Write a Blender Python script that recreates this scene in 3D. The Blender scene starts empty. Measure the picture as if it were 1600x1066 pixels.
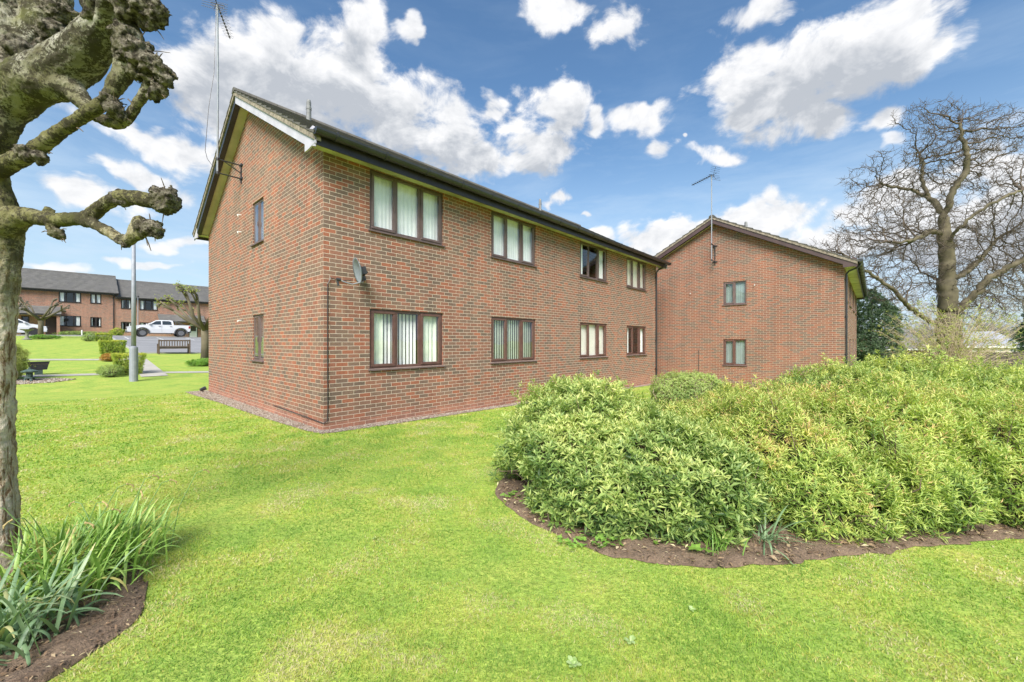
import bpy, bmesh, math, random
import numpy as np
from mathutils import Vector, Matrix, kdtree, noise as mnoise
R = math.radians
PI = math.pi
rnd = random.Random(7)
S = bpy.context.scene
col = S.collection

# ------------------------------------------------------------------ camera
CH = 1.58
FPX = 628.0
cam_d = bpy.data.cameras.new('camera'); cam = bpy.data.objects.new('camera', cam_d); col.objects.link(cam)
cam.location = (0, 0, CH); cam.rotation_euler = (R(90), 0, 0)
cam_d.sensor_width = 36; cam_d.lens = 36*FPX/1600; cam_d.shift_y = 1.0/1600
cam_d.clip_start = .05; cam_d.clip_end = 3000
S.camera = cam
S.render.resolution_x = 1024; S.render.resolution_y = 682

# ------------------------------------------------------------------ light, exposure
SUN_EL, SUN_AZ = 44, -172          # azimuth from +Y clockwise: behind the camera, to the left
S.view_settings.view_transform = 'Standard'; S.view_settings.look = 'None'
S.view_settings.exposure = 1.5; S.view_settings.gamma = 1
sd = bpy.data.lights.new('sun', 'SUN'); so = bpy.data.objects.new('sun', sd); col.objects.link(so)
sd.energy = 2.6; sd.angle = R(34); sd.color = (1, .955, .89)
dv = Vector((math.sin(R(SUN_AZ))*math.cos(R(SUN_EL)), math.cos(R(SUN_AZ))*math.cos(R(SUN_EL)), math.sin(R(SUN_EL))))
so.rotation_euler = dv.to_track_quat('Z', 'Y').to_euler(); so.location = (0, -5, 30)

# ------------------------------------------------------------------ node helpers
class NT:
    def __init__(s, tree): s.t = tree; s.n = tree.nodes; s.l = tree.links
    def node(s, typ, ins=None, **props):
        n = s.n.new(typ)
        for k, v in props.items(): setattr(n, k, v)
        for k, v in (ins or {}).items(): s.put(n.inputs[k], v)
        return n
    def put(s, sock, v):
        if isinstance(v, bpy.types.NodeSocket): s.l.new(v, sock)
        elif isinstance(v, bpy.types.Node): s.l.new(v.outputs[0], sock)
        else: sock.default_value = v
    def math(s, op, a, b=None, c=None, clamp=False):
        n = s.n.new('ShaderNodeMath'); n.operation = op; n.use_clamp = clamp
        s.put(n.inputs[0], a)
        if b is not None: s.put(n.inputs[1], b)
        if c is not None: s.put(n.inputs[2], c)
        return n.outputs[0]
    def vmath(s, op, a, b=None):
        n = s.n.new('ShaderNodeVectorMath'); n.operation = op
        s.put(n.inputs[0], a)
        if b is not None: s.put(n.inputs[1], b)
        return n
    def mix(s, f, a, b, mode='MIX'):
        n = s.n.new('ShaderNodeMix'); n.data_type = 'RGBA'; n.blend_type = mode; n.clamp_factor = True
        s.put(n.inputs[0], f); s.put(n.inputs[6], a); s.put(n.inputs[7], b)
        return n.outputs[2]
    def maprange(s, v, a, b, c=0.0, d=1.0, interp='LINEAR'):
        n = s.n.new('ShaderNodeMapRange'); n.interpolation_type = interp; n.clamp = True
        s.put(n.inputs[0], v)
        for i, x in zip((1, 2, 3, 4), (a, b, c, d)): n.inputs[i].default_value = x
        return n.outputs[0]
    def ramp(s, v, stops, interp='LINEAR'):
        n = s.n.new('ShaderNodeValToRGB'); n.color_ramp.interpolation = interp
        e = n.color_ramp.elements
        while len(e) < len(stops): e.new(0.5)
        for i, (p, c) in enumerate(stops):
            e[i].position = p; e[i].color = (*c, 1)
        s.put(n.inputs[0], v)
        return n.outputs[0]
    def noise(s, vec, scale, detail=4, rough=.55, dist=0, out=0):
        n = s.n.new('ShaderNodeTexNoise'); s.put(n.inputs['Vector'], vec)
        n.inputs['Scale'].default_value = scale; n.inputs['Detail'].default_value = detail
        n.inputs['Roughness'].default_value = rough; n.inputs['Distortion'].default_value = dist
        return n.outputs[out]

# ------------------------------------------------------------------ sky: Nishita plus procedural cumulus by direction
W = bpy.data.worlds.new('World'); S.world = W; W.use_nodes = True
wt = NT(W.node_tree); W.node_tree.nodes.clear()
def d_az_el(px, py):
    x, y, z = (px-800)/FPX, 1.0, (534-py)/FPX
    return math.atan2(x, y), math.atan2(z, math.hypot(x, y))
CLOUDS = [  # azimuth/elevation ellipses given through (px,py) directions and radii in degrees
    (300, 120, 5, 4.0), (370, 110, 7, 5.0), (450, 115, 8.5, 5.6), (540, 130, 9, 6), (620, 175, 9, 5), (700, 215, 8, 4.6), (400, 190, 9, 4.5),
    (560, 30, 4.0, 3.8), (635, 50, 1.8, 1.5), (440, 45, 4, 2.2), (480, 210, 8, 4),
    (870, 160, 5.6, 3.8), (850, 225, 8, 3.6), (780, 185, 3, 2.4), (1010, 190, 4.6, 1.9), (935, 185, 2.0, 1.6), (820, 262, 6, 1.8), (740, 250, 5, 2.5),
    (1160, 125, 6, 4.2), (1270, 115, 8.5, 5.4), (1360, 80, 7.2, 4.8), (1430, 70, 4.4, 4.2), (1200, 165, 7.5, 3), (1290, 180, 5, 2.2), (1390, 182, 2.8, 1.5),
    (870, 15, 5.4, 2.4), (960, 32, 3.8, 2.6), (1190, 10, 5, 1.7), (1400, 10, 3, 1.4), (1040, 236, 3, 1.2), (1130, 243, 3.4, 1.6), (1090, 215, .9, .6),
    (1190, 335, 6.5, 2.6), (1060, 372, 8, 2.8), (1290, 375, 6, 2.3), (1490, 350, 11, 6.0), (1580, 300, 6, 5.4), (1400, 300, 5, 2.2), (1330, 330, 3, 1.5),
    (270, 238, 6.2, 1.9), (215, 215, 5, 1.1), (130, 302, 4.2, 1.7), (225, 278, 4.4, 1.2), (190, 272, 3, 1.0), (300, 330, 1.6, 1.1),
    (225, 414, 4.0, .7), (260, 372, 3.4, .9), (880, 312, 2.2, 1.3), (920, 330, 1.4, .7), (70, 420, 4, .8), (1385, 225, 1.6, .8),
    (940, 365, 3, 1.2), (990, 395, 6, 1.5),
]
grp = bpy.data.node_groups.new('cloud_field', 'ShaderNodeTree')
grp.interface.new_socket('Vec', in_out='INPUT', socket_type='NodeSocketVector')
grp.interface.new_socket('Field', in_out='OUTPUT', socket_type='NodeSocketFloat')
grp.interface.new_socket('Thick', in_out='OUTPUT', socket_type='NodeSocketFloat')
gt = NT(grp); gi = grp.nodes.new('NodeGroupInput'); go = grp.nodes.new('NodeGroupOutput')
acc = None
for (px, py, ra, re) in CLOUDS:
    a, e = d_az_el(px, py)
    v = gt.vmath('SUBTRACT', gi.outputs[0], (a, e, 0))
    v = gt.vmath('MULTIPLY', v.outputs[0], (1/R(ra*1.12), 1/R(re*1.15), 0))
    ln = gt.vmath('LENGTH', v.outputs[0])
    f = gt.math('SUBTRACT', 1.0, ln.outputs['Value'])
    g_ = gt.math('MULTIPLY', f, min(1.0, re/4.6))
    if acc is None: acc = f; acc2 = g_
    else:
        acc = gt.math('SMOOTH_MAX', acc, f, .35); acc2 = gt.math('SMOOTH_MAX', acc2, g_, .3)
gt.l.new(acc, go.inputs[0]); gt.l.new(acc2, go.inputs[1])
tc = wt.node('ShaderNodeTexCoord')
sep = wt.node('ShaderNodeSeparateXYZ', {0: tc.outputs['Generated']})
X, Y_, Z_ = sep.outputs
ay = wt.math('ABSOLUTE', Y_)
az = wt.math('ARCTAN2', X, wt.math('MAXIMUM', ay, 1e-4))
el = wt.math('ARCSINE', Z_)
aev = wt.node('ShaderNodeCombineXYZ', {0: az, 1: el, 2: 0.0}).outputs[0]
wob = wt.noise(tc.outputs['Generated'], 9, 3, .6, 0, 1)
wobv = wt.vmath('MULTIPLY', wt.vmath('SUBTRACT', wob, (.5, .5, .5)).outputs[0], (.17, .12, 0)).outputs[0]
aew = wt.vmath('ADD', aev, wobv).outputs[0]
def field(vec, k=0):
    g = wt.n.new('ShaderNodeGroup'); g.node_tree = grp; wt.put(g.inputs[0], vec); return g.outputs[k]
f0 = field(aew); f1 = field(aew, 1)
gvec = wt.vmath('MULTIPLY', tc.outputs['Generated'], (1, 1, 1.45)).outputs[0]
big = wt.noise(gvec, 7, 3, .6, .2)
def puff(vec, det=9):
    a = wt.noise(vec, 10, det, .66, .35)
    vo = wt.n.new('ShaderNodeTexVoronoi'); vo.feature = 'F1'; wt.put(vo.inputs['Vector'], vec)
    vo.inputs['Scale'].default_value = 17; vo.inputs['Detail'].default_value = 2; vo.inputs['Roughness'].default_value = .5
    b = wt.math('SUBTRACT', .5, vo.outputs['Distance'])
    return wt.math('ADD', wt.math('MULTIPLY', wt.math('SUBTRACT', a, .5), 2.2), wt.math('MULTIPLY', b, .30))
p0 = puff(gvec)
p1 = puff(wt.vmath('ADD', gvec, (-.014, .0, .042)).outputs[0], 5)
dens0 = wt.math('ADD', f0, wt.math('MULTIPLY', p0, .74))
cover = wt.math('MULTIPLY', wt.maprange(dens0, .04, .50, 0, 1, 'SMOOTHSTEP'), wt.maprange(f1, -.05, .22, .62, 1))
# self shading: thick parts under more cloud go grey, the billows facing the sun stay white
relief = wt.math('SUBTRACT', p0, p1)
ft = field(wt.vmath('ADD', aew, (.0, .050, 0)).outputs[0], 1)
thick = wt.math('ADD', wt.math('MULTIPLY', ft, 1.25), wt.math('ADD', wt.math('MULTIPLY', wt.math('SUBTRACT', big, .5), .9), wt.math('MULTIPLY', p1, .35)))
shade = wt.math('SUBTRACT', wt.math('ADD', wt.maprange(thick, .20, 1.05, 0, .80, 'SMOOTHSTEP'), .24), wt.math('MULTIPLY', relief, .62), clamp=True)
veil = wt.noise(wt.vmath('MULTIPLY', tc.outputs['Generated'], (2, 2, 9)).outputs[0], 1.6, 6, .62, .4)
veil = wt.math('MULTIPLY', wt.maprange(veil, .46, .76, 0, .75), wt.maprange(el, .0, .55, 1, .12))
low = wt.maprange(el, -.05, .50, .80, 0, 'SMOOTHSTEP')
sky = wt.node('ShaderNodeTexSky'); sky.sky_type = 'NISHITA'; sky.sun_disc = False
sky.sun_elevation = R(SUN_EL); sky.sun_rotation = R(SUN_AZ); sky.air_density = 1.25; sky.dust_density = .6; sky.ozone_density = 2.5
SK = .050
skyc = wt.vmath('MULTIPLY', sky.outputs[0], (SK, SK, SK)).outputs[0]
skyc = wt.mix(1.0, skyc, (.82, 1.02, 1.14, 1), 'MULTIPLY')
CL = .385
whi, gry = (CL, CL, CL*1.01, 1), (CL*.50, CL*.535, CL*.59, 1)
c1 = wt.mix(wt.math('ADD', veil, low, clamp=True), skyc, (.245, .30, .36, 1))
ccol = wt.mix(shade, whi, gry)
c2 = wt.mix(cover, c1, ccol)
bg = wt.node('ShaderNodeBackground', {'Color': c2, 'Strength': 1.0})
wo = wt.node('ShaderNodeOutputWorld'); wt.l.new(bg.outputs[0], wo.inputs[0])
S.cycles.max_bounces = 6; S.cycles.diffuse_bounces = 3; S.cycles.glossy_bounces = 3; S.cycles.transparent_max_bounces = 12
S.cycles.use_adaptive_sampling = True; S.cycles.adaptive_threshold = .02
W.cycles.sampling_method = 'MANUAL'; W.cycles.sample_map_resolution = 512

# ------------------------------------------------------------------ site frame and ground heights
CX, CY = -3.335, 7.1
TH = math.atan2(.743, .669)
D1 = (math.cos(TH), math.sin(TH)); D2 = (-D1[1], D1[0])
FT = ([-60, 11, 14, 27, 51, 60, 400], [0, 0, .12, .85, 2.12, 2.3, 2.6])
GS = ([-100, 0, 14, 17, 35, 400], [0, 0, -.27, -.5, -.7, -.7])
def st(x, y): dx, dy = x-CX, y-CY; return dx*D1[0]+dy*D1[1], dx*D2[0]+dy*D2[1]
def wxy(s, t): return CX+s*D1[0]+t*D2[0], CY+s*D1[1]+t*D2[1]
def gz(x, y):
    s, t = st(x, y); return float(np.interp(t, *FT)+np.interp(s, *GS))
def gst(s, t): return float(np.interp(t, *FT)+np.interp(s, *GS))
def loc(s, t, dz=0): x, y = wxy(s, t); return (x, y, gst(s, t)+dz)
def spx(px, T):
    "distance along the site axis where a line of sight meets the plane t = T"
    r = (px-800)/FPX
    y = (T+CX*D2[0]+CY*D2[1])/(r*D2[0]+D2[1])
    return st(r*y, y)[0]

# ------------------------------------------------------------------ mesh builder
class MB:
    def __init__(s, M=None): s.v = []; s.f = []; s.M = M
    def add(s, vs, fs, M=None):
        M = M if M is not None else s.M
        b = len(s.v)
        if M is not None: s.v += [tuple(M @ Vector(p)) for p in vs]
        else: s.v += [tuple(p) for p in vs]
        s.f += [tuple(b+i for i in f) for f in fs]
        return s
    def box(s, x0, x1, y0, y1, z0, z1, M=None, c=0):
        if x0 > x1: x0, x1 = x1, x0
        if y0 > y1: y0, y1 = y1, y0
        if z0 > z1: z0, z1 = z1, z0
        if c:
            bm = bmesh.new(); bmesh.ops.create_cube(bm, size=1)
            bmesh.ops.transform(bm, verts=bm.verts, matrix=Matrix.Translation(((x0+x1)/2, (y0+y1)/2, (z0+z1)/2)) @ Matrix.Diagonal((x1-x0, y1-y0, z1-z0, 1)))
            bmesh.ops.bevel(bm, geom=list(bm.edges), offset=c, segments=1, affect='EDGES')
            vs = [v.co[:] for v in bm.verts]; fs = [[v.index for v in f.verts] for f in bm.faces]; bm.free()
            return s.add(vs, fs, M)
        vs = [(x, y, z) for z in (z0, z1) for y in (y0, y1) for x in (x0, x1)]
        return s.add(vs, [(0, 2, 3, 1), (4, 5, 7, 6), (0, 1, 5, 4), (2, 6, 7, 3), (0, 4, 6, 2), (1, 3, 7, 5)], M)
    def tube(s, pts, rad, n=8, cap=True, M=None):
        pts = [Vector(p) for p in pts]
        if not hasattr(rad, '__len__'): rad = [rad]*len(pts)
        vs = []; fs = []
        ref = Vector((0, 0, 1))
        d0 = (pts[1]-pts[0]).normalized()
        if abs(d0.dot(ref)) > .95: ref = Vector((1, 0, 0))
        u = d0.cross(ref).normalized()
        for i, p in enumerate(pts):
            d = (pts[min(i+1, len(pts)-1)]-pts[max(i-1, 0)]).normalized()
            u = (u - d*u.dot(d)).normalized(); w = d.cross(u)
            for k in range(n):
                a = 2*PI*k/n; vs.append(p+(u*math.cos(a)+w*math.sin(a))*rad[i])
        for i in range(len(pts)-1):
            for k in range(n):
                a = i*n+k; b = i*n+(k+1) % n; fs.append((a, b, b+n, a+n))
        if cap: fs.append(tuple(range(n))[::-1]); fs.append(tuple(len(vs)-n+k for k in range(n)))
        return s.add(vs, fs, M)
    def lathe(s, prof, n=20, M=None):
        vs = []; fs = []
        for (r, z) in prof:
            for k in range(n): a = 2*PI*k/n; vs.append((r*math.cos(a), r*math.sin(a), z))
        for i in range(len(prof)-1):
            for k in range(n):
                a = i*n+k; b = i*n+(k+1) % n; fs.append((a, b, b+n, a+n))
        fs.append(tuple(range(n))[::-1]); fs.append(tuple(len(vs)-n+k for k in range(n)))
        return s.add(vs, fs, M)
    def prism(s, poly, a, b, axis='y', M=None, taper=None):
        "poly of (p,q) swept from a to b on axis; taper(p,q)->inset"
        n = len(poly); vs = []
        for w, sg in ((a, 1), (b, -1)):
            for (p, q) in poly:
                ww = w + (sg*taper(p, q) if taper else 0)
                vs.append((p, ww, q) if axis == 'y' else ((ww, p, q) if axis == 'x' else (p, q, ww)))
        fs = [tuple(range(n)), tuple(range(2*n-1, n-1, -1))] + [(i, n+i, n+(i+1) % n, (i+1) % n) for i in range(n)]
        return s.add(vs, fs, M)
    def ball(s, c, r, n=8, m=6, M=None):
        if not hasattr(r, '__len__'): r = (r, r, r)
        vs = [(c[0], c[1], c[2]-r[2])]; fs = []
        for i in range(1, m):
            ph = -PI/2+PI*i/m
            for k in range(n): a = 2*PI*k/n; vs.append((c[0]+r[0]*math.cos(ph)*math.cos(a), c[1]+r[1]*math.cos(ph)*math.sin(a), c[2]+r[2]*math.sin(ph)))
        vs.append((c[0], c[1], c[2]+r[2])); L = len(vs)-1
        for k in range(n):
            fs.append((0, 1+(k+1) % n, 1+k)); fs.append((L, L-n+k, L-n+(k+1) % n))
            for i in range(m-2): a = 1+i*n+k; b = 1+i*n+(k+1) % n; fs.append((a, b, b+n, a+n))
        return s.add(vs, fs, M)
    def build(s, name, mat, parent=None, smooth=False, bevel=0, fixn=True, uoff=0):
        me = bpy.data.meshes.new(name); me.from_pydata(s.v, [], s.f)
        if fixn and len(s.f) < 60000:
            bm = bmesh.new(); bm.from_mesh(me); bmesh.ops.recalc_face_normals(bm, faces=bm.faces); bm.to_mesh(me); bm.free()
        uv = me.uv_layers.new(name='UVMap'); co = [v.co for v in me.vertices]; data = np.zeros(len(me.loops)*2, dtype=np.float32)
        for p in me.polygons:
            nx, ny, nz = abs(p.normal.x), abs(p.normal.y), abs(p.normal.z)
            for li in p.loop_indices:
                c = co[me.loops[li].vertex_index]
                if nz > .8: q = (c.x, c.y)
                elif nx > ny: q = (c.y+uoff, c.z)
                else: q = (c.x, c.z)
                data[2*li] = q[0]; data[2*li+1] = q[1]
        uv.data.foreach_set('uv', data)
        if smooth: me.polygons.foreach_set('use_smooth', [True]*len(me.polygons))
        me.materials.append(mat)
        o = bpy.data.objects.new(name, me); col.objects.link(o)
        if parent: o.parent = parent
        if bevel:
            b = o.modifiers.new('bevel', 'BEVEL'); b.width = bevel; b.segments = 2; b.limit_method = 'ANGLE'
        return o

def tag(o, label, cat, group=None, kind=None):
    if label: o['label'] = label
    if cat: o['category'] = cat
    if group: o['group'] = group
    if kind: o['kind'] = kind
    return o
def thing(name, label, cat, pos=(0, 0, 0), rz=0, group=None):
    o = bpy.data.objects.new(name, None); col.objects.link(o)
    o.location = pos; o.rotation_euler = (0, 0, rz); o.empty_display_size = .2
    return tag(o, label, cat, group)

def np_mesh(name, verts, quads, mat, parent=None, attrs=None, smooth=False, tris=None):
    me = bpy.data.meshes.new(name)
    verts = np.ascontiguousarray(verts, dtype=np.float32)
    k = quads.shape[1]; m = len(quads)
    me.vertices.add(len(verts)); me.vertices.foreach_set('co', verts.ravel())
    me.loops.add(m*k); me.loops.foreach_set('vertex_index', np.ascontiguousarray(quads, dtype=np.int32).ravel())
    me.polygons.add(m); me.polygons.foreach_set('loop_start', np.arange(0, m*k, k, dtype=np.int32))
    if smooth: me.polygons.foreach_set('use_smooth', np.ones(m, dtype=bool))
    me.update(calc_edges=True)
    for an, arr in (attrs or {}).items():
        at = me.attributes.new(an, 'FLOAT', 'FACE'); at.data.foreach_set('value', np.ascontiguousarray(arr, dtype=np.float32))
    me.materials.append(mat)
    o = bpy.data.objects.new(name, me); col.objects.link(o)
    if parent: o.parent = parent
    return o
rng = np.random.default_rng(11)
def unit(a): return a/np.maximum(np.linalg.norm(a, axis=-1, keepdims=True), 1e-9)
def seg_mesh(name, P0, P1, R0, R1, n, mat, parent=None):
    P0, P1, R0, R1 = map(np.asarray, (P0, P1, R0, R1))
    d = unit(P1-P0); ref = np.where(np.abs(d[:, 2:3]) > .9, np.array([[1., 0, 0]]), np.array([[0, 0, 1.]]))
    u = unit(np.cross(d, ref)); w = np.cross(d, u)
    ang = np.arange(n)*2*PI/n
    ring = u[:, None, :]*np.cos(ang)[None, :, None]+w[:, None, :]*np.sin(ang)[None, :, None]
    A = P0[:, None, :]+ring*R0[:, None, None]; B = P1[:, None, :]+ring*R1[:, None, None]
    V = np.concatenate([A, B], 1).reshape(-1, 3)
    b = (np.arange(len(P0))*2*n)[:, None]; k = np.arange(n)[None, :]; k1 = (k+1) % n
    Q = np.stack([b+k, b+k1, b+k1+n, b+k+n], -1).reshape(-1, 4)
    return np_mesh(name, V, Q, mat, parent, smooth=True)

# ------------------------------------------------------------------ materials
def newmat(name):
    m = bpy.data.materials.new(name); m.use_nodes = True
    t = NT(m.node_tree); b = m.node_tree.nodes['Principled BSDF']
    return m, t, b
def objc(t): return t.node('ShaderNodeTexCoord').outputs['Object']
def uvc(t): return t.node('ShaderNodeTexCoord').outputs['UV']
def wpos(t): return t.node('ShaderNodeNewGeometry').outputs['Position']
def bump(t, b, h, strength=.5, dist=.01):
    n = t.node('ShaderNodeBump', {'Height': h, 'Strength': strength, 'Distance': dist}); t.l.new(n.outputs[0], b.inputs['Normal'])
def plain(name, c, rough=.6, var=.12, scale=6, metal=0, bmp=0, bs=60, spec=.5):
    m, t, b = newmat(name)
    n = t.noise(objc(t), scale, 5)
    k = t.maprange(n, .3, .7, 1-var, 1+var)
    cc = t.vmath('MULTIPLY', c, t.node('ShaderNodeCombineXYZ', {0: k, 1: k, 2: k}).outputs[0]).outputs[0]
    t.put(b.inputs['Base Color'], cc); b.inputs['Roughness'].default_value = rough
    b.inputs['Metallic'].default_value = metal; b.inputs['Specular IOR Level'].default_value = spec
    if bmp: bump(t, b, t.noise(objc(t), bs, 3), bmp, .005)
    return m
def brickmat(name, cols, mortar, rowh=.075, bw=.225, stain=.5, wear=0, ms=.0055):
    m, t, b = newmat(name)
    uv = uvc(t)
    jit = t.vmath('MULTIPLY', t.vmath('SUBTRACT', t.noise(uv, 9, 2, .5, 0, 1), (.5, .5, .5)).outputs[0], (.006, .005, 0)).outputs[0]
    v = t.vmath('ADD', uv, jit).outputs[0]
    br = t.node('ShaderNodeTexBrick', {'Vector': v, 'Color1': (0, 0, 0, 1), 'Color2': (1, 1, 1, 1), 'Mortar': (.5, .5, .5, 1),
        'Scale': 1.0, 'Mortar Size': ms, 'Mortar Smooth': .25, 'Bias': 0.0, 'Brick Width': bw, 'Row Height': rowh})
    br.offset = .5; br.squash = 1
    n = len(cols)
    cc = t.ramp(br.outputs['Color'], [(i/n, c) for i, c in enumerate(cols)], 'CONSTANT')
    # tone within a brick (drag marks) and slow drift over the wall
    fine = t.noise(t.vmath('MULTIPLY', uv, (14, 70, 14)).outputs[0], 1.6, 4, .65)
    slow = t.noise(uv, .55, 4, .6)
    cc = t.mix(1.0, cc, t.ramp(fine, [(.25, (.62, .62, .62)), (.75, (1.32, 1.28, 1.22))]), 'MULTIPLY')
    cc = t.mix(1.0, cc, t.ramp(slow, [(.3, (.86, .88, .9)), (.7, (1.12, 1.1, 1.08))]), 'MULTIPLY')
    cc = t.mix(1.0, cc, (1.0, 1.0, .98, 1), 'MULTIPLY')
    strk = t.noise(t.vmath('MULTIPLY', uv, (2.2, .22, 1)).outputs[0], 1.5, 5, .65)
    cc = t.mix(1.0, cc, t.ramp(strk, [(.32, (.80, .81, .82)), (.55, (1, 1, 1)), (.72, (1.16, 1.12, 1.08))]), 'MULTIPLY')
    spot = t.noise(uv, 30, 3, .6)
    cc = t.mix(t.maprange(spot, .62, .75, 0, .35), cc, (.09, .07, .06, 1))
    mo = t.mix(t.noise(uv, 14, 4), tuple(x*.82 for x in mortar)+(1,), tuple(x*1.12 for x in mortar)+(1,))
    if wear:
        band = t.maprange(t.math('ADD', t.node('ShaderNodeSeparateXYZ', {0: uv}).outputs[1], t.math('MULTIPLY', slow, .5)), .15, .75, wear, 0)
        cc = t.mix(band, cc, (.42, .17, .10, 1))
    c = t.mix(br.outputs['Fac'], cc, mo)
    t.put(b.inputs['Base Color'], c); b.inputs['Roughness'].default_value = .9; b.inputs['Specular IOR Level'].default_value = .25
    h = t.math('ADD', t.math('MULTIPLY', t.math('SUBTRACT', 1.0, br.outputs['Fac']), 1.0), t.math('MULTIPLY', fine, .35))
    bump(t, b, h, .7, .006)
    return m
BR = brickmat('multi_brick', [(.315, .13, .09), (.225, .145, .112), (.295, .142, .10), (.185, .13, .103), (.355, .135, .085), (.26, .15, .112), (.275, .13, .093), (.205, .135, .107), (.305, .145, .103), (.24, .15, .115)], (.66, .55, .43), wear=.35, ms=.0042)
BR2 = brickmat('multi_brick_far', [(.26, .118, .084), (.30, .122, .08), (.18, .124, .099), (.265, .13, .092), (.23, .118, .088), (.28, .13, .09), (.19, .13, .103), (.25, .122, .088)], (.50, .41, .32), wear=.2)
BR3 = brickmat('terrace_brick', [(.34, .17, .125), (.39, .185, .13), (.26, .155, .12), (.36, .175, .125)], (.50, .40, .32))
PL = brickmat('plinth_brick', [(.37, .175, .12), (.40, .19, .13), (.30, .155, .115), (.37, .175, .125)], (.58, .42, .32), ms=.005)
BROWN = plain('brown_pvc', (.125, .062, .050), .42, .22, 9, bmp=.05)
BROWNW = plain('weathered_brown_pvc', (.135, .092, .085), .5, .22, 5, bmp=.05)
BROWNFAR = plain('dark_window_frame', (.03, .022, .02), .5)
BLACK = plain('black_gutter_plastic', (.028, .028, .031), .34, .3, 5, spec=.6)
FASC = plain('dark_fascia', (.030, .024, .026), .38, .3, 4)
SOFF = plain('algae_soffit', (.48, .47, .27), .7, .30, 2.5)
SOFF2 = plain('verge_soffit', (.47, .41, .30), .7, .22, 2.5)
BARGE_P = plain('pale_bargeboard', (.46, .44, .50), .6, .12, 3, spec=.2)
BARGE_B = plain('brown_bargeboard', (.075, .045, .043), .45, .2, 3)
GREYM = plain('galvanised_metal', (.27, .285, .32), .6, .12, 8, metal=.1)
DKMET = plain('dark_metal', (.05, .05, .055), .5, .2, 8, metal=.4)
DISH = plain('grey_dish_paint', (.20, .23, .25), .5, .12, 12)
FLUE = plain('flue_metal', (.20, .20, .20), .55, .3, 10)
WHITEPL = plain('white_plastic', (.72, .72, .70), .5, .1)
CURT = plain('net_curtain', (.86, .88, .86), .9, .10, 3)
CURTG = plain('pale_curtain', (.80, .86, .72), .9, .12, 4)
CREAM = plain('cream_blind', (.85, .83, .74), .85, .08, 4)
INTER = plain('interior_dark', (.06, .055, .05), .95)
def roofmat(name, c1, c2, w=.30, lich=.3):
    m, t, b = newmat(name); uv = uvc(t); ob = objc(t)
    br = t.node('ShaderNodeTexBrick', {'Vector': uv, 'Color1': (0, 0, 0, 1), 'Color2': (1, 1, 1, 1), 'Mortar': (0, 0, 0, 1), 'Scale': 1.0, 'Mortar Size': .006, 'Brick Width': w, 'Row Height': .302})
    c = t.mix(br.outputs['Color'], (*c1, 1), (*c2, 1))
    c = t.mix(t.maprange(t.noise(ob, 2.2, 6, .65), .48, .7, 0, lich), c, (.17, .165, .14, 1))
    c = t.mix(t.maprange(t.noise(ob, 28, 4, .65), .6, .72, 0, .6), c, (.26, .25, .20, 1))
    t.put(b.inputs['Base Color'], c); b.inputs['Roughness'].default_value = .85
    bump(t, b, t.math('ADD', t.noise(ob, 40, 4), t.math('MULTIPLY', br.outputs['Fac'], -1.5)), .5, .008)
    return m
TILE = roofmat('concrete_tile', (.085, .078, .068), (.125, .112, .098))
TILEF = roofmat('terrace_tile', (.115, .11, .105), (.165, .155, .145), lich=.45)
CEMENT = plain('verge_mortar', (.24, .20, .155), .95, .5, 14, bmp=.4)
def glassmat(name, refl=1.0, tint=(1, 1, 1)):
    m = bpy.data.materials.new(name); m.use_nodes = True; t = NT(m.node_tree); t.n.clear()
    ge = t.node('ShaderNodeNewGeometry'); dt = t.vmath('DOT_PRODUCT', ge.outputs['Incoming'], ge.outputs['Normal']).outputs['Value']
    f = t.math('ADD', t.math('MULTIPLY', t.math('POWER', t.math('SUBTRACT', 1.0, t.math('ABSOLUTE', dt), clamp=True), 4.0), .9*refl), .075*refl, clamp=True)   # Schlick, two surfaces
    tr = t.node('ShaderNodeBsdfTransparent', {'Color': (*tint, 1)})
    bn = t.node('ShaderNodeBump', {'Height': t.noise(objc(t), 1.1, 2), 'Strength': .12, 'Distance': .05})
    gl = t.node('ShaderNodeBsdfGlossy', {'Roughness': .01, 'Color': (.95, .97, 1, 1), 'Normal': bn.outputs[0]})
    mx = t.node('ShaderNodeMixShader', {0: f, 1: tr.outputs[0], 2: gl.outputs[0]})
    o = t.node('ShaderNodeOutputMaterial'); t.l.new(mx.outputs[0], o.inputs[0]); return m
GLASS = glassmat('window_glass')
GLASSD = glassmat('obscured_glass', 1.2, (.85, .9, .92))

GLASSH = glassmat('hammered_glass', 1.3, (.52, .58, .57))
def leafmat(name, stops, rough=.45, trans=.35, spec=.4):
    m, t, b = newmat(name)
    at = t.node('ShaderNodeAttribute'); at.attribute_name = 'tint'
    c = t.ramp(at.outputs['Fac'], stops)
    n = t.noise(wpos(t), 2.2, 3)
    c = t.mix(1.0, c, t.ramp(n, [(.3, (.86, .9, .86)), (.7, (1.12, 1.1, 1.05))]), 'MULTIPLY')
    t.put(b.inputs['Base Color'], c); b.inputs['Roughness'].default_value = rough; b.inputs['Specular IOR Level'].default_value = spec
    tl = t.node('ShaderNodeBsdfTranslucent', {'Color': t.mix(1.0, c, (1.1, 1.25, .6, 1), 'MULTIPLY')})
    mx = t.node('ShaderNodeMixShader', {0: trans, 1: b.outputs[0], 2: tl.outputs[0]})
    t.l.new(mx.outputs[0], t.n['Material Output'].inputs[0]); return m
L_A = leafmat('shrub_leaf_green', [(0, (.05, .10, .03)), (.22, (.19, .29, .08)), (.45, (.36, .46, .14)), (.7, (.54, .60, .21)), (1, (.66, .64, .25))])
L_B = leafmat('shrub_leaf_willow', [(0, (.05, .10, .025)), (.22, (.21, .32, .07)), (.45, (.38, .49, .12)), (.7, (.56, .62, .18)), (.95, (.68, .64, .22)), (1, (.64, .44, .20))])
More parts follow.
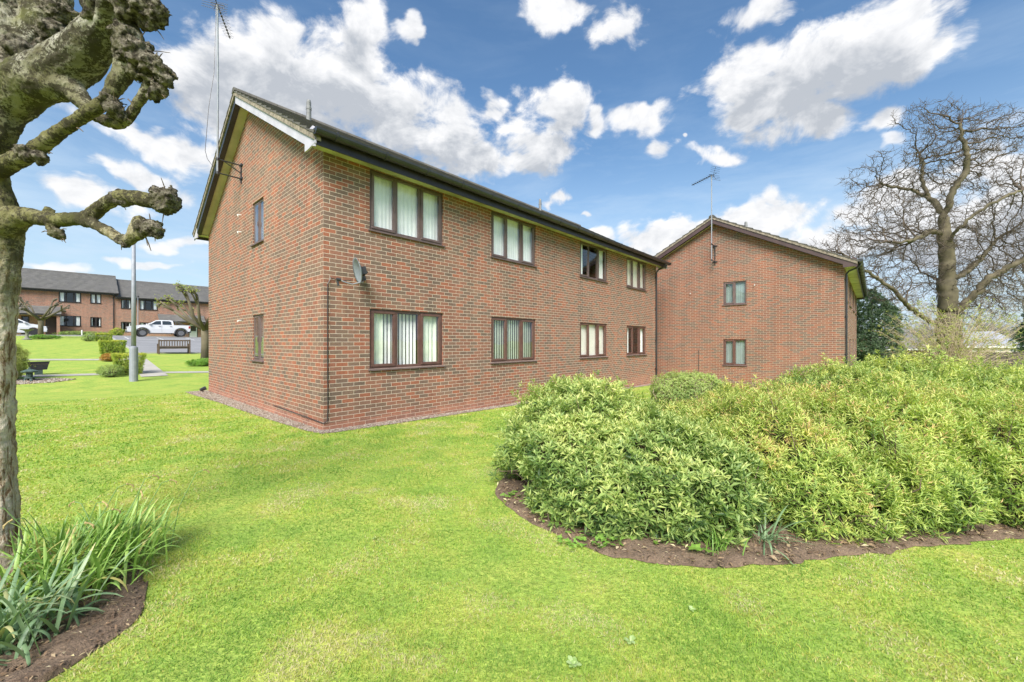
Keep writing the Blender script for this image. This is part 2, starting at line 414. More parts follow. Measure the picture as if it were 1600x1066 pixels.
L_C = leafmat('shrub_leaf_dark', [(0, (.05, .11, .04)), (.3, (.20, .31, .09)), (.6, (.42, .51, .15)), (1, (.68, .66, .20))])
L_D = leafmat('shrub_leaf_yellow', [(0, (.08, .15, .035)), (.3, (.28, .38, .09)), (.65, (.52, .57, .16)), (.95, (.68, .63, .20)), (1, (.64, .46, .18))])
L_E = leafmat('trimmed_leaf', [(0, (.12, .18, .07)), (.5, (.32, .42, .14)), (1, (.50, .57, .20))])
L_H = leafmat('evergreen_leaf', [(0, (.045, .085, .05)), (.6, (.14, .21, .12)), (1, (.28, .36, .22))], .35)
L_Y = leafmat('spring_leaf', [(0, (.26, .27, .09)), (.6, (.42, .44, .13)), (1, (.56, .55, .16))])
L_DAF = leafmat('daffodil_leaf', [(0, (.11, .21, .04)), (.5, (.27, .43, .10)), (.8, (.40, .53, .14)), (.97, (.48, .42, .14)), (1, (.55, .42, .18))], .42, .25)
L_IVY = leafmat('ivy_leaf', [(0, (.13, .28, .05)), (1, (.32, .50, .10))])
L_GOLD = leafmat('golden_leaf', [(0, (.13, .20, .03)), (.35, (.27, .36, .05)), (.6, (.48, .52, .08)), (1, (.66, .62, .12))])
L_ORG = leafmat('orange_leaf', [(0, (.25, .2, .04)), (.5, (.45, .2, .04)), (1, (.5, .3, .06))])
GRASS = leafmat('grass_blade', [(0, (.20, .34, .075)), (.3, (.33, .47, .09)), (.5, (.42, .52, .10)), (.7, (.50, .50, .125)), (.88, (.58, .49, .17)), (1, (.64, .56, .34))], .6, .45, .25)
PETAL = plain('dry_petal', (.40, .30, .13), .9, .3, 40)
TWIG = plain('twig_bark', (.12, .085, .055), .9, .3, 20)
TWIGL = plain('pale_twig', (.46, .37, .25), .9, .3, 20)
OAKB = plain('oak_bark', (.135, .115, .088), .95, .35, 3, bmp=.6, bs=14)
OAKT = plain('oak_twig', (.095, .072, .052), .95, .3, 3)
OAKM = plain('mossy_bark', (.125, .105, .065), .95, .3, 2, bmp=.6, bs=14)
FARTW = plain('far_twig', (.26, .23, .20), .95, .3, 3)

def lawnmat():
    m, t, b = newmat('lawn'); p = wpos(t)
    n1 = t.noise(p, 1.7, 6, .62, .3); n2 = t.noise(p, .42, 3, .5); n3 = t.noise(p, 26, 5, .7); n4 = t.noise(p, 5.5, 5, .65)
    c = t.ramp(n1, [(.28, (.235, .355, .07)), (.46, (.32, .43, .085)), (.60, (.42, .47, .10)), (.76, (.53, .47, .14))])
    c = t.mix(t.maprange(n2, .4, .62, 0, .5), c, (.33, .44, .085, 1))
    c = t.mix(1.0, c, t.ramp(n3, [(.28, (.45, .5, .45)), (.55, (1.02, 1.02, 1.0)), (.75, (1.3, 1.22, 1.2))]), 'MULTIPLY')
    c = t.mix(t.maprange(n4, .66, .76, 0, .5), c, (.38, .32, .13, 1))
    t.put(b.inputs['Base Color'], c); b.inputs['Roughness'].default_value = .95; b.inputs['Specular IOR Level'].default_value = .1
    bump(t, b, t.math('ADD', n3, t.math('MULTIPLY', n4, 1.5)), .8, .03)
    return m
LAWN = lawnmat()
def soilmat():
    m, t, b = newmat('soil'); p = wpos(t)
    n1 = t.noise(p, 7, 6, .65); n2 = t.noise(p, 60, 5, .7)
    c = t.ramp(n1, [(.3, (.13, .088, .058)), (.7, (.26, .185, .125))])
    c = t.mix(1.0, c, t.ramp(n2, [(.3, (.55, .55, .55)), (.7, (1.5, 1.45, 1.4))]), 'MULTIPLY')
    t.put(b.inputs['Base Color'], c); b.inputs['Roughness'].default_value = .95
    bump(t, b, n2, 1, .02); return m
SOIL = soilmat()
PATH = plain('path_concrete', (.40, .37, .32), .9, .15, 3, bmp=.3)
def asph():
    m, t, b = newmat('asphalt'); p = wpos(t)
    c = t.ramp(t.noise(p, .6, 5, .6), [(.3, (.20, .20, .205)), (.7, (.27, .265, .265))])
    c = t.mix(1.0, c, t.ramp(t.noise(p, 30, 3, .7), [(.3, (.8, .8, .8)), (.7, (1.2, 1.2, 1.2))]), 'MULTIPLY')
    t.put(b.inputs['Base Color'], c); b.inputs['Roughness'].default_value = .9; return m
ASPH = asph()
KERB = plain('kerb_concrete', (.36, .35, .33), .9, .15, 3)
MARK = plain('road_marking', (.62, .62, .60), .8, .2, 5)
GRAVB = plain('gravel_bed', (.26, .20, .16), .95, .35, 30, bmp=.8)
def stonemat():
    m, t, b = newmat('gravel_stone')
    at = t.node('ShaderNodeAttribute'); at.attribute_name = 'tint'
    t.put(b.inputs['Base Color'], t.ramp(at.outputs['Fac'], [(0, (.12, .095, .07)), (.3, (.25, .18, .125)), (.6, (.30, .26, .21)), (1, (.46, .41, .34))]))
    b.inputs['Roughness'].default_value = .9; return m
STONE = stonemat()
def barkmat(name, knuckle=False):
    m, t, b = newmat(name); p = objc(t)
    n1 = t.noise(p, 6, 6, .65, .6); n2 = t.noise(p, 26, 6, .7); n3 = t.noise(p, 2.6, 4, .6)
    st_ = t.noise(t.vmath('MULTIPLY', p, (30, 30, 5)).outputs[0], 1.2, 6, .7, .5)
    if knuckle:
        c = t.ramp(n2, [(.36, (.022, .018, .013)), (.46, (.085, .072, .05)), (.62, (.30, .265, .20))])
        c = t.mix(t.maprange(n1, .5, .65, 0, .5), c, (.15, .15, .06, 1))
    else:
        c = t.ramp(n1, [(.3, (.11, .10, .04)), (.5, (.20, .185, .08)), (.68, (.33, .30, .19))])
        z = t.node('ShaderNodeSeparateXYZ', {0: p}).outputs[2]
        low = t.maprange(t.math('ADD', z, t.math('MULTIPLY', n3, .9)), 2.2, 2.8, 1, 0)
        c = t.mix(low, c, t.ramp(st_, [(.40, (.20, .12, .065)), (.45, (.46, .35, .23)), (.54, (.66, .57, .44))]))
        up = t.maprange(z, 2.95, 3.45, 0, 1)
        c = t.mix(t.math('MULTIPLY', up, .75), c, t.ramp(n1, [(.35, (.13, .115, .07)), (.5, (.31, .29, .23)), (.64, (.50, .47, .41))]))
        nl = t.math('SUBTRACT', 1.0, t.math('MULTIPLY', low, .85))
        n5 = t.noise(p, 4.5, 8, .72, 1.2); n6 = t.noise(p, 60, 4, .7)
        c = t.mix(t.maprange(t.math('MULTIPLY', n5, t.math('ADD', n6, .5)), .47, .60, 0, .9), c, (.05, .044, .028, 1)) if 0 else t.mix(t.math('MULTIPLY', nl, t.maprange(t.math('MULTIPLY', n5, t.math('ADD', n6, .5)), .47, .53, 0, .9)), c, (.05, .042, .026, 1))
        c = t.mix(t.math('MULTIPLY', nl, t.maprange(n2, .55, .60, 0, .8)), c, (.07, .062, .04, 1))
        c = t.mix(t.math('MULTIPLY', nl, t.maprange(n3, .54, .68, 0, .6)), c, (.18, .19, .05, 1))
    t.put(b.inputs['Base Color'], c); b.inputs['Roughness'].default_value = .95; b.inputs['Specular IOR Level'].default_value = .15
    bump(t, b, t.math('ADD', n2, t.math('ADD', t.math('MULTIPLY', st_, 1.0), t.math('MULTIPLY', n1, 1.0))), 1, .03 if knuckle else .02)
    return m
PBARK = barkmat('pollard_bark'); KBARK = barkmat('knuckle_bark', True)

# ------------------------------------------------------------------ ground
def ground():
    ts = sorted(set(list(range(-60, 120, 4))+FT[0][:6]+[150, 200, 300, 400, 900, -120, -300, -900]))
    ss = sorted(set(list(range(-40, 80, 4))+GS[0][1:5]+[-60, -100, -300, -900, 120, 200, 400, 900]))
    v = []; f = []
    for t in ts:
        for s in ss:
            x, y = wxy(s, t); v.append((x, y, gst(s, t)))
    n = len(ss)
    for j in range(len(ts)-1):
        for i in range(n-1): a = j*n+i; f.append((a, a+1, a+n+1, a+n))
    mb = MB(); mb.v = v; mb.f = f
    o = mb.build('lawn', LAWN); o['kind'] = 'structure'
ground()
def patch(name, poly, mat, dz, sub=None, rough=0, kind='structure', st_in=True):
    "draped sheet: poly in site (s,t) or world; cut at the ground's folds"
    bm = bmesh.new()
    vs = [bm.verts.new((p[0], p[1], 0)) for p in poly]; bm.faces.new(vs)
    def cut(co, no): bmesh.ops.bisect_plane(bm, geom=bm.verts[:]+bm.edges[:]+bm.faces[:], plane_co=co, plane_no=no)
    d1, d2 = ((1, 0, 0), (0, 1, 0)) if st_in else ((D1[0], D1[1], 0), (D2[0], D2[1], 0))
    o0 = Vector((0, 0, 0)) if st_in else Vector((CX, CY, 0))
    for t in FT[0][1:6]: cut(o0+Vector(d2)*t, d2)
    for s in GS[0][1:5]: cut(o0+Vector(d1)*s, d1)
    if sub:
        xs = [v.co.x for v in bm.verts]; ys = [v.co.y for v in bm.verts]
        k = math.floor(min(xs)/sub)*sub
        while k < max(xs): cut((k, 0, 0), (1, 0, 0)); k += sub
        k = math.floor(min(ys)/sub)*sub
        while k < max(ys): cut((0, k, 0), (0, 1, 0)); k += sub
    bm.edges.ensure_lookup_table()
    bnd = {v.index for e in bm.edges if e.is_boundary for v in e.verts} if rough else set()
    bm.verts.index_update()
    bnd = {v.index for e in bm.edges if e.is_boundary for v in e.verts} if rough else set()
    for v in bm.verts:
        x, y = wxy(v.co.x, v.co.y) if st_in else (v.co.x, v.co.y)
        z = gz(x, y)+dz
        if rough and v.index not in bnd:
            z += rough*(.6+mnoise.fractal(Vector((x*6, y*6, 0)), .6, 2, 5))
        v.co = (x, y, z)
    bmesh.ops.recalc_face_normals(bm, faces=bm.faces)
    me = bpy.data.meshes.new(name); bm.to_mesh(me); bm.free(); me.materials.append(mat)
    if rough: me.polygons.foreach_set('use_smooth', [True]*len(me.polygons))
    if me.polygons and me.polygons[0].normal.z < 0: me.flip_normals()
    o = bpy.data.objects.new(name, me); col.objects.link(o); o['kind'] = kind
    return o
def band(p, q, w):
    (a, b), (c, d) = p, q; l = math.hypot(c-a, d-b); nx, ny = -(d-b)/l*w/2, (c-a)/l*w/2
    return [(a+nx, b+ny), (a-nx, b-ny), (c-nx, d-ny), (c+nx, d+ny)]
patch('path', [(-1.02, 14.6), (-.18, 14.6), (.02, 26.7), (-.66, 26.9)], PATH, .020)
patch('path', band((-14, 18.6), (9, 14.0), .62), PATH, .014)
patch('path', band((-14, 27.6), (-.7, 22.6), .75), PATH, .014)
patch('car_park', [(.05, 26.9), (14, 27.2), (14, 56.2), (-40, 56.2), (-40, 50.6), (-.05, 50.6), (.05, 44)], ASPH, .016)
kb = MB()
for (p, q) in (((.0, 26.85), (14, 27.15)), ((-.05, 27), (-.05, 50.55)), ((-40, 50.55), (-.1, 50.55)), ((-40, 56.3), (14, 56.3))):
    nseg = 14
    for i in range(nseg):
        a = (p[0]+(q[0]-p[0])*i/nseg, p[1]+(q[1]-p[1])*i/nseg); b2 = (p[0]+(q[0]-p[0])*(i+.985)/nseg, p[1]+(q[1]-p[1])*(i+.985)/nseg)
        poly = band(a, b2, .13); vs = []
        for z in (-.1, .075):
            for (s_, t_) in poly: x, y = wxy(s_, t_); vs.append((x, y, gst(s_, t_)+z))
        kb.add(vs, [(0, 1, 2, 3), (7, 6, 5, 4), (0, 4, 5, 1), (1, 5, 6, 2), (2, 6, 7, 3), (3, 7, 4, 0)])
kb.build('kerb', KERB)['kind'] = 'structure'
mk = []
for i in range(5):
    s0 = 1.0+i*2.5
    patch('bay_marking', band((s0, 45.6), (s0+.01, 50.2), .1), MARK, .024)
patch('bay_marking', band((.4, 45.5), (12, 45.5), .12), MARK, .028)
BED = [(-.18, 4.25), (-.12, 3.95), (.05, 3.66), (.27, 3.41), (.5, 3.13), (.75, 2.96), (1.0, 2.85), (1.34, 2.80), (1.6, 2.81), (1.83, 2.86), (2.35, 2.98), (2.93, 3.07), (3.5, 3.2), (4.18, 3.30), (6, 3.6), (9.5, 4.0), (10, 7), (6, 7.4), (3, 6.9), (1.4, 6.3), (.3, 5.6), (-.1, 4.8)]
def ragged(poly, st_=.10, j=.016, seed=3):
    r = random.Random(seed); out = []
    for i in range(len(poly)):
        (a, b), (c, d) = poly[i], poly[(i+1) % len(poly)]; n = max(1, int(math.hypot(c-a, d-b)/st_))
        for k in range(n): out.append((a+(c-a)*k/n+r.gauss(0, j), b+(d-b)*k/n+r.gauss(0, j)))
    return out
BED2 = [(-3.95, 3.0), (-3.3, 3.08), (-2.85, 2.98), (-2.50, 2.76), (-2.27, 2.52), (-2.14, 2.3), (-2.11, 2.1), (-2.13, 1.88), (-2.2, 1.72), (-2.4, 1.5), (-3.2, 1.3), (-4.2, 1.6), (-4.6, 2.4)]
BED = ragged(BED); BED2 = ragged(BED2)
patch('flower_bed', BED, SOIL, .006, sub=.07, rough=.035, st_in=False)
patch('flower_bed', BED2, SOIL, .006, sub=.06, rough=.035, st_in=False)
GRAV = [(-.55, 8.75), (-.52, 7.6), (-.40, 5.5), (-.34, 3), (-.26, 1.2), (-.20, .2), (-.12, -.22), (.1, -.28), (1.2, -.30), (4, -.26), (8, -.24), (14.6, -.24), (14.6, .05), (.02, .05), (.02, 8.75)]
patch('gravel_strip', GRAV, GRAVB, .008, sub=.12, rough=.012)
def inpoly(x, y, poly):
    c = np.zeros(len(x), bool); n = len(poly); j = n-1
    for i in range(n):
        xi, yi = poly[i]; xj, yj = poly[j]
        cond = ((yi > y) != (yj > y)) & (x < (xj-xi)*(y-yi)/((yj-yi) or 1e-9)+xi)
        c ^= cond; j = i
    return c
def gz_np(x, y):
    dx, dy = x-CX, y-CY; s = dx*D1[0]+dy*D1[1]; t = dx*D2[0]+dy*D2[1]
    return np.interp(t, *FT)+np.interp(s, *GS), s, t

# grass blades over the near lawn
def grass(N=430000):
    ang = rng.uniform(-1.12, 1.12, N); u = rng.uniform(0, 1, N)
    d = 1.5*(16/1.5)**(u**.92)
    x = d*np.sin(ang); y = d*np.cos(ang)
    z, s, t = gz_np(x, y)
    cl = np.array([mnoise.noise((a*1.3, b*1.3, 3.1)) for a, b in zip(x[::1], y[::1])]) if N < 500000 else 0
    ok = (y > 1.1) & ~inpoly(x, y, BED) & ~inpoly(x, y, BED2) & ~inpoly(s, t, GRAV)
    ok &= ~((s > -.02) & (t > -.02) & (s < 14.7) & (t < 8.7)) & (s < 16.2) & (t < 14.2)
    x, y, z, d, cl = x[ok], y[ok], z[ok], d[ok], cl[ok]; n = len(x)
    h = rng.uniform(.008, .023, n)*(1+.5*cl)*np.clip(d/5, 1, 1.5); w = .0016*np.clip(d/2.0, 1, 5.5)*rng.uniform(.7, 1.5, n)
    a = rng.uniform(0, 2*PI, n); lean = rng.uniform(.1, 1.15, n)
    dx, dy = np.cos(a), np.sin(a)
    b = rng.uniform(0, 2*PI, n); sx, sy = np.cos(b)*w, np.sin(b)*w
    base = np.stack([x, y, z-.004], 1); sv = np.stack([sx, sy, np.zeros(n)], 1)
    mid = base+np.stack([dx*h*lean*.4, dy*h*lean*.4, h*.62], 1)
    tip = base+np.stack([dx*h*lean*1.15, dy*h*lean*1.15, h*(1.1-.35*lean)], 1)
    V = np.stack([base-sv, base+sv, mid+sv*.8, mid-sv*.8, tip-sv*.15, tip+sv*.15], 1).reshape(-1, 3)
    k = (np.arange(n)*6)[:, None]
    Q = np.concatenate([k+np.array([[0, 1, 2, 3]]), k+np.array([[3, 2, 5, 4]])], 1).reshape(-1, 4)
    pt = np.array([mnoise.fractal((p*1.6, q*1.6, 0), .7, 2, 4) for p, q in zip(x, y)])
    tint = np.clip(.50+pt*.95+rng.normal(0, .21, n), .12, 1)
    o = np_mesh('grass', V, Q, GRASS, attrs={'tint': np.repeat(tint, 2)})
    tag(o, 'short bright green lawn grass with yellow mossy patches', 'grass', kind='stuff')
grass()

def stones(name, pos, size, label, cat):
    n = len(pos); base = np.array([(1, 0, 0), (-1, 0, 0), (0, 1, 0), (0, -1, 0), (0, 0, .7), (0, 0, -.7)], float)
    f = np.array([(0, 2, 4), (2, 1, 4), (1, 3, 4), (3, 0, 4), (2, 0, 5), (1, 2, 5), (3, 1, 5), (0, 3, 5)])
    sc = size[:, None, None]*rng.uniform(.6, 1.3, (n, 1, 3)); a = rng.uniform(0, 2*PI, n); c, s_ = np.cos(a), np.sin(a)
    v = base[None]*sc*rng.uniform(.8, 1.2, (n, 6, 1))
    x = v[..., 0]*c[:, None]-v[..., 1]*s_[:, None]; y = v[..., 0]*s_[:, None]+v[..., 1]*c[:, None]
    V = np.stack([x, y, v[..., 2]], -1)+pos[:, None, :]
    F = (np.arange(n)*6)[:, None, None]+f[None]
    o = np_mesh(name, V.reshape(-1, 3), F.reshape(-1, 3), STONE, attrs={'tint': np.repeat(rng.uniform(0, 1, n), 8)})
    return tag(o, label, cat, kind='stuff')
def fill(poly, N, st_in):
    P = np.array(poly); lo, hi = P.min(0), P.max(0)
    q = rng.uniform(lo, hi, (N, 2)); q = q[inpoly(q[:, 0], q[:, 1], poly)]
    if st_in: x = CX+q[:, 0]*D1[0]+q[:, 1]*D2[0]; y = CY+q[:, 0]*D1[1]+q[:, 1]*D2[1]
    else: x, y = q[:, 0], q[:, 1]
    z, s, t = gz_np(x, y); ok = ~((s > -.01) & (t > -.01) & (t < 8.7)) if st_in else np.ones(len(x), bool)
    return np.stack([x, y, z], 1)[ok]
gp_ = fill(GRAV, 150000, True); gp_ = gp_[(gz_np(gp_[:, 0], gp_[:, 1])[1] < 9)]
gp_[:, 2] += .016; stones('gravel', gp_, rng.uniform(.008, .020, len(gp_)), 'pinkish grey gravel along the foot of the brick wall', 'gravel')

# ------------------------------------------------------------------ house builder
def wall_cells(mb, L, z0, z1, ops, plane):
    "rectangular wall L x (z0..z1) with openings; plane(u, z, depth) -> xyz; reveals .1 deep"
    us = sorted({0, L, *[o[0] for o in ops], *[o[1] for o in ops]}); zs = sorted({z0, z1, *[o[2] for o in ops], *[o[3] for o in ops]})
    for i in range(len(us)-1):
        for j in range(len(zs)-1):
            uc, zc = (us[i]+us[i+1])/2, (zs[j]+zs[j+1])/2
            if any(o[0] < uc < o[1] and o[2] < zc < o[3] for o in ops): continue
            mb.add([plane(us[i], zs[j], 0), plane(us[i+1], zs[j], 0), plane(us[i+1], zs[j+1], 0), plane(us[i], zs[j+1], 0)], [(0, 1, 2, 3)])
    for (a, b, c, d) in ops:
        for (p, q) in (((a, c), (a, d)), ((a, d), (b, d)), ((b, d), (b, c)), ((b, c), (a, c))):
            mb.add([plane(*p, 0), plane(*q, 0), plane(*q, .12), plane(*p, .12)], [(0, 1, 2, 3)])
def ring(mb, u0, u1, v0, v1, w, d0, d1, c=.006):
    "rectangular frame: local x=u, y=depth (outwards negative), z=v"
    mb.box(u0, u1, d0, d1, v1-w, v1, c=c); mb.box(u0, u1, d0, d1, v0, v0+w, c=c)
    mb.box(u0, u0+w, d0+.001, d1, v0+w, v1-w, c=0); mb.box(u1-w, u1, d0+.001, d1, v0+w, v1-w, c=0)
def curtain(mb, u0, u1, v0, v1, d, amp=.02, wl=.09, seed=0):
    n = max(6, int((u1-u0)/.012)); vs = []; r = random.Random(seed)
    ph = [r.uniform(0, 6) for _ in range(3)]
    for i in range(n+1):
        u = u0+(u1-u0)*i/n
        dd = d+amp*(math.sin(2*PI*u/wl+ph[0]+1.2*math.sin(u*7+ph[1]))+.5*math.sin(2*PI*u/(wl*2.3)+ph[2]))
        vs += [(u, dd, v0), (u, dd, v1)]
    mb.add(vs, [(2*i, 2*i+2, 2*i+3, 2*i+1) for i in range(n)])
def window(root, M, w, h, lights=3, style='curtain', frame=None, glass=None, sill=True, seed=0, simple=False, sashes=None):
    "M maps local (u, depth, v): u along wall, -y outwards, v up from the opening's sill line"
    frame = frame or BROWN; glass = glass or GLASS
    mb = MB(M); fw = .055; sw = .034 if style == 'frost' else .055
    ring(mb, 0, w, 0, h, fw, .035, .10)
    lw = (w-fw)/lights
    for i in range(1, lights): mb.box(fw*.5+lw*i-.03, fw*.5+lw*i+.03, .037, .098, fw, h-fw)
    root_o = mb.build('window', frame, root)
    mb = MB(M); panes = MB(M)
    sashes = sashes if sashes is not None else ([0, lights-1] if lights > 1 else [0])
    for i in range(lights):
        a = fw*.5+lw*i+.022; b_ = fw*.5+lw*(i+1)-.022
        if i in sashes:
            sm = MB(M); ring(sm, a, b_, .022+.012, h-.034, sw, .022 if sw < .05 else .018, .075, c=.008); gi_ = sw
            sm.build('sash', frame, root_o)
            if not simple:
                side = a if i else b_-.055
                hm = MB(M); hm.box(side+.018, side+.036, .002, .019, h*.40, h*.40+.11, c=.003); hm.build('handle', frame, root_o)
        else: gi_ = .02
        ga, gb, gc, gd = a+gi_-.004, b_-gi_+.004, .034+gi_-.004, h-.034-gi_+.004
        pd = .032 if i in sashes else .05
        MB(M).add([(ga, pd, gc), (gb, pd, gc), (gb, pd, gd), (ga, pd, gd)], [(0, 1, 2, 3)]).build('pane', glass, root_o, fixn=False)
    if sill:
        s_ = MB(M); s_.prism([(-.045, -.035), (-.045, -.012), (.03, .004), (.03, -.035)], -.03, w+.03, 'x')
        s_.build('sill', frame if simple else BROWNW, root_o)
    c = MB(M); r = random.Random(seed); lo, hi = .03, h-.03; y = .135
    if style in ('net', 'frost', 'obscured'):
        curtain(c, .03, w-.03, lo, hi, y, .004, .09, seed); c.build('curtain', CURT, root_o, smooth=True)
    elif style == 'vertical':
        curtain(c, .05, lw*.62, lo, hi, y+.02, .018, .10, seed); c.build('curtain', CURTG, root_o, smooth=True); c = MB(M); curtain(c, w-lw*.98, w-.06, lo, hi, y+.02, .014, .12, seed+1)
        c.build('curtain', CURTG, root_o, smooth=True)
        b2 = MB(M); u = lw*.62
        while u < w-lw*.95:
            an = -R(28); du, dd = .027*math.cos(an), .027*math.sin(an)
            b2.add([(u-du, y+.06-dd, lo+.02), (u+du, y+.06+dd, lo+.02), (u+du, y+.06+dd, hi-.03), (u-du, y+.06-dd, hi-.03)], [(0, 1, 2, 3)]); u += .088
        b2.build('blind', CURT, root_o, fixn=False)
    elif style == 'vertical_closed':
        b2 = MB(M); u = .05
        while u < w-.03:
            an = R(18); du, dd = .042*math.cos(an), .042*math.sin(an)
            if r.random() < .93: b2.add([(u-du, y+.02-dd, lo+.02), (u+du, y+.02+dd, lo+.02), (u+du, y+.02+dd, hi-.03), (u-du, y+.02-dd, hi-.03)], [(0, 1, 2, 3)])
            u += .088
        b2.build('blind', CURTG, root_o, fixn=False)
    elif style == 'cream':
        c.box(.03, w-.03, y, y+.005, lo, hi); c.build('blind', CREAM, root_o)
    elif style == 'slats':
        z = lo
        while z < hi: c.box(.04, w-.04, y, y+.04, z, z+.004); z += .05
        c.build('blind', CREAM, root_o)
    elif style == 'sides':
        curtain(c, .05, w*.22, lo, hi, y, .015, .12, seed); c.build('curtain', CURT, root_o, smooth=True); c = MB(M); curtain(c, w*.78, w-.05, lo, hi, y, .015, .12, seed+2)
        c.build('curtain', CURT, root_o, smooth=True)
    return root_o

def tiled_slope(mb, xa, xb, te, ze, tr, zr, gauge=.34, th=.048):
    "stepped tile courses from the eave line (t=te,z=ze) to the ridge (tr,zr)"
    L = math.hypot(tr-te, zr-ze); n = round(L/gauge); g = L/n
    dt, dz = (tr-te)/L, (zr-ze)/L; nt, nz = (-dz, dt) if dt > 0 else (dz, -dt)
    for i in range(n):
        a, b = i*g-.03, (i+1)*g
        p0 = (te+dt*a+nt*th, ze+dz*a+nz*th); p1 = (te+dt*b+nt*.006, ze+dz*b+nz*.006)
        q0 = (te+dt*a, ze+dz*a); q1 = (te+dt*b-nt*.01, ze+dz*b-nz*.01)
        mb.prism([q0, q1, p1, p0], xa, xb, 'x')
def flue(x, t, z, r=.06, h=.45):
    mb = MB(Matrix.Translation((x, t, z)))
    mb.lathe([(r, -.3), (r, h*.55), (r*1.12, h*.55), (r*1.12, h*.66), (r*.95, h*.68), (r*.95, h*.9), (r*.75, h), (r*.3, h*1.02)], 14)
    return mb

def block(name, label, s0, t0, L, Wd, base_z, wins_f, wins_g, brick, barge, seed, end_pale=False, vents=(), flues=(), plz=.12, tile=TILE, far_down=True, drop=-.9, far=False):
    root = thing(name, label, 'house', (*wxy(s0, t0), base_z), TH)
    EZ = 4.95; OV = .36; VO = .30; pitch = math.atan2(7.62-5.02, Wd/2+OV)
    # walls
    mb = MB()
    wall_cells(mb, L, plz, EZ+.05, [(a, b, c, d) for (a, b, c, d, *_) in wins_f], lambda u, z, d: (u, d, z))
    wall_cells(mb, Wd, plz, EZ+.05, [(a, b, c, d) for (a, b, c, d, *_) in wins_g], lambda u, z, d: (d, u, z))
    ap = 5.02+math.tan(pitch)*(Wd/2+OV)-.12
    zc = 5.02+math.tan(pitch)*OV-.12
    for x in (0, L):
        mb.add([(x, 0, EZ+.05), (x, Wd, EZ+.05), (x, Wd, zc), (x, Wd/2, ap), (x, 0, zc)], [(0, 1, 2, 3, 4)])
    mb.add([(L, 0, plz), (L, Wd, plz), (L, Wd, EZ+.05), (L, 0, EZ+.05)], [(0, 1, 2, 3)])
    mb.add([(0, Wd, plz), (L, Wd, plz), (L, Wd, EZ+.05), (0, Wd, EZ+.05)], [(0, 1, 2, 3)])
    mb.build('wall', brick, root, fixn=False, uoff=.1125)
    # inner skin so rooms are closed and dark
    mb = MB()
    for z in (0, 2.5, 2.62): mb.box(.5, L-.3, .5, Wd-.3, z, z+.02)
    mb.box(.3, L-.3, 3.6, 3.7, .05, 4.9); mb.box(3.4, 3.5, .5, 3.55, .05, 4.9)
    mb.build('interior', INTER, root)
    mb = MB(); e = .006
    mb.box(-e, L+e, -e, .05, drop, plz-.002); mb.box(-e, .05, .051, Wd+e, drop, plz-.002); mb.box(L-.05, L+e, .051, Wd+e, drop, plz-.002); mb.box(.051, L-.051, Wd-.05, Wd+e, drop, plz-.002)
    mb.build('plinth', PL, root, uoff=.1125)
    # roof
    ze = 5.02; zr = ze+math.tan(pitch)*(Wd/2+OV)
    mb = MB(); tiled_slope(mb, -VO-.04, L+VO+.04, -OV-.045, ze-.01, Wd/2, zr); tiled_slope(mb, -VO-.04, L+VO+.04, Wd+OV+.05, ze-.01, Wd/2, zr)
    rf = mb.build('roof', tile, root)
    mb = MB(); n = int((L+.6)/.45)
    for i in range(n):
        a = -VO-.05+i*(L+2*VO+.1)/n; b = a+(L+2*VO+.1)/n
        pr = [(Wd/2+.13*math.cos(k*PI/6), zr-.02+.11*math.sin(k*PI/6)) for k in range(7)]
        mb.prism(pr, a+.004, b-.004, 'x')
    mb.build('ridge_tile', tile, rf)
    for sg in (0, 1):      # mortar bedding between the bargeboard and the verge tiles
        q = (lambda t: t) if sg == 0 else (lambda t: Wd-t)
        mb = MB(); zt_ = lambda t: ze+math.tan(pitch)*(t+OV)
        mb.prism([(q(-OV-.03), zt_(-OV-.03)-.094), (q(Wd/2), zt_(Wd/2)-.094), (q(Wd/2), zt_(Wd/2)+.004), (q(-OV-.03), zt_(-OV-.03)+.004)], -VO-.028, -VO+.10, 'x'); mb.build('verge_bedding', CEMENT, rf)
    # barge boards (outer face on -VO), soffits
    for sg, nm in ((0, 'bargeboard'), (1, 'bargeboard')):
        q = (lambda t: t) if sg == 0 else (lambda t: Wd-t)
        def zz(t): return ze+math.tan(pitch)*(t+OV)-.095
        for x0_, x1_ in ((-VO, -VO+.022), (L+VO-.022, L+VO)):
            mb = MB(); mb.prism([(q(-OV-.02), zz(-OV)), (q(Wd/2), zz(Wd/2)), (q(Wd/2), zz(Wd/2)-.18), (q(-.02), zz(-.02)-.18), (q(-OV-.02), zz(-OV)-.12)], x0_, x1_, 'x')
            mb.build(nm, barge if sg == 0 else (barge if not end_pale else BLACK), root)
        for x0_, x1_ in ((-VO+.022, 0), (L, L+VO-.022)):
            mb = MB(); mb.prism([(q(-.02), zz(-.02)-.16), (q(Wd/2), zz(Wd/2)-.16), (q(Wd/2), zz(Wd/2)-.145), (q(-.02), zz(-.02)-.145)], x0_, x1_, 'x')
            mb.build('verge_soffit', SOFF2, root)
            if x0_ < 0:
                mb = MB(); mb.prism([(q(-.02), zz(-.02)-.19), (q(Wd/2), zz(Wd/2)-.19), (q(Wd/2), zz(Wd/2)-.1605), (q(-.02), zz(-.02)-.1605)], -VO+.0225, -VO+.115, 'x'); mb.build('verge_dark_strip', FASC, root)  # dark strip added on the soffit for the dark band inside the bargeboard
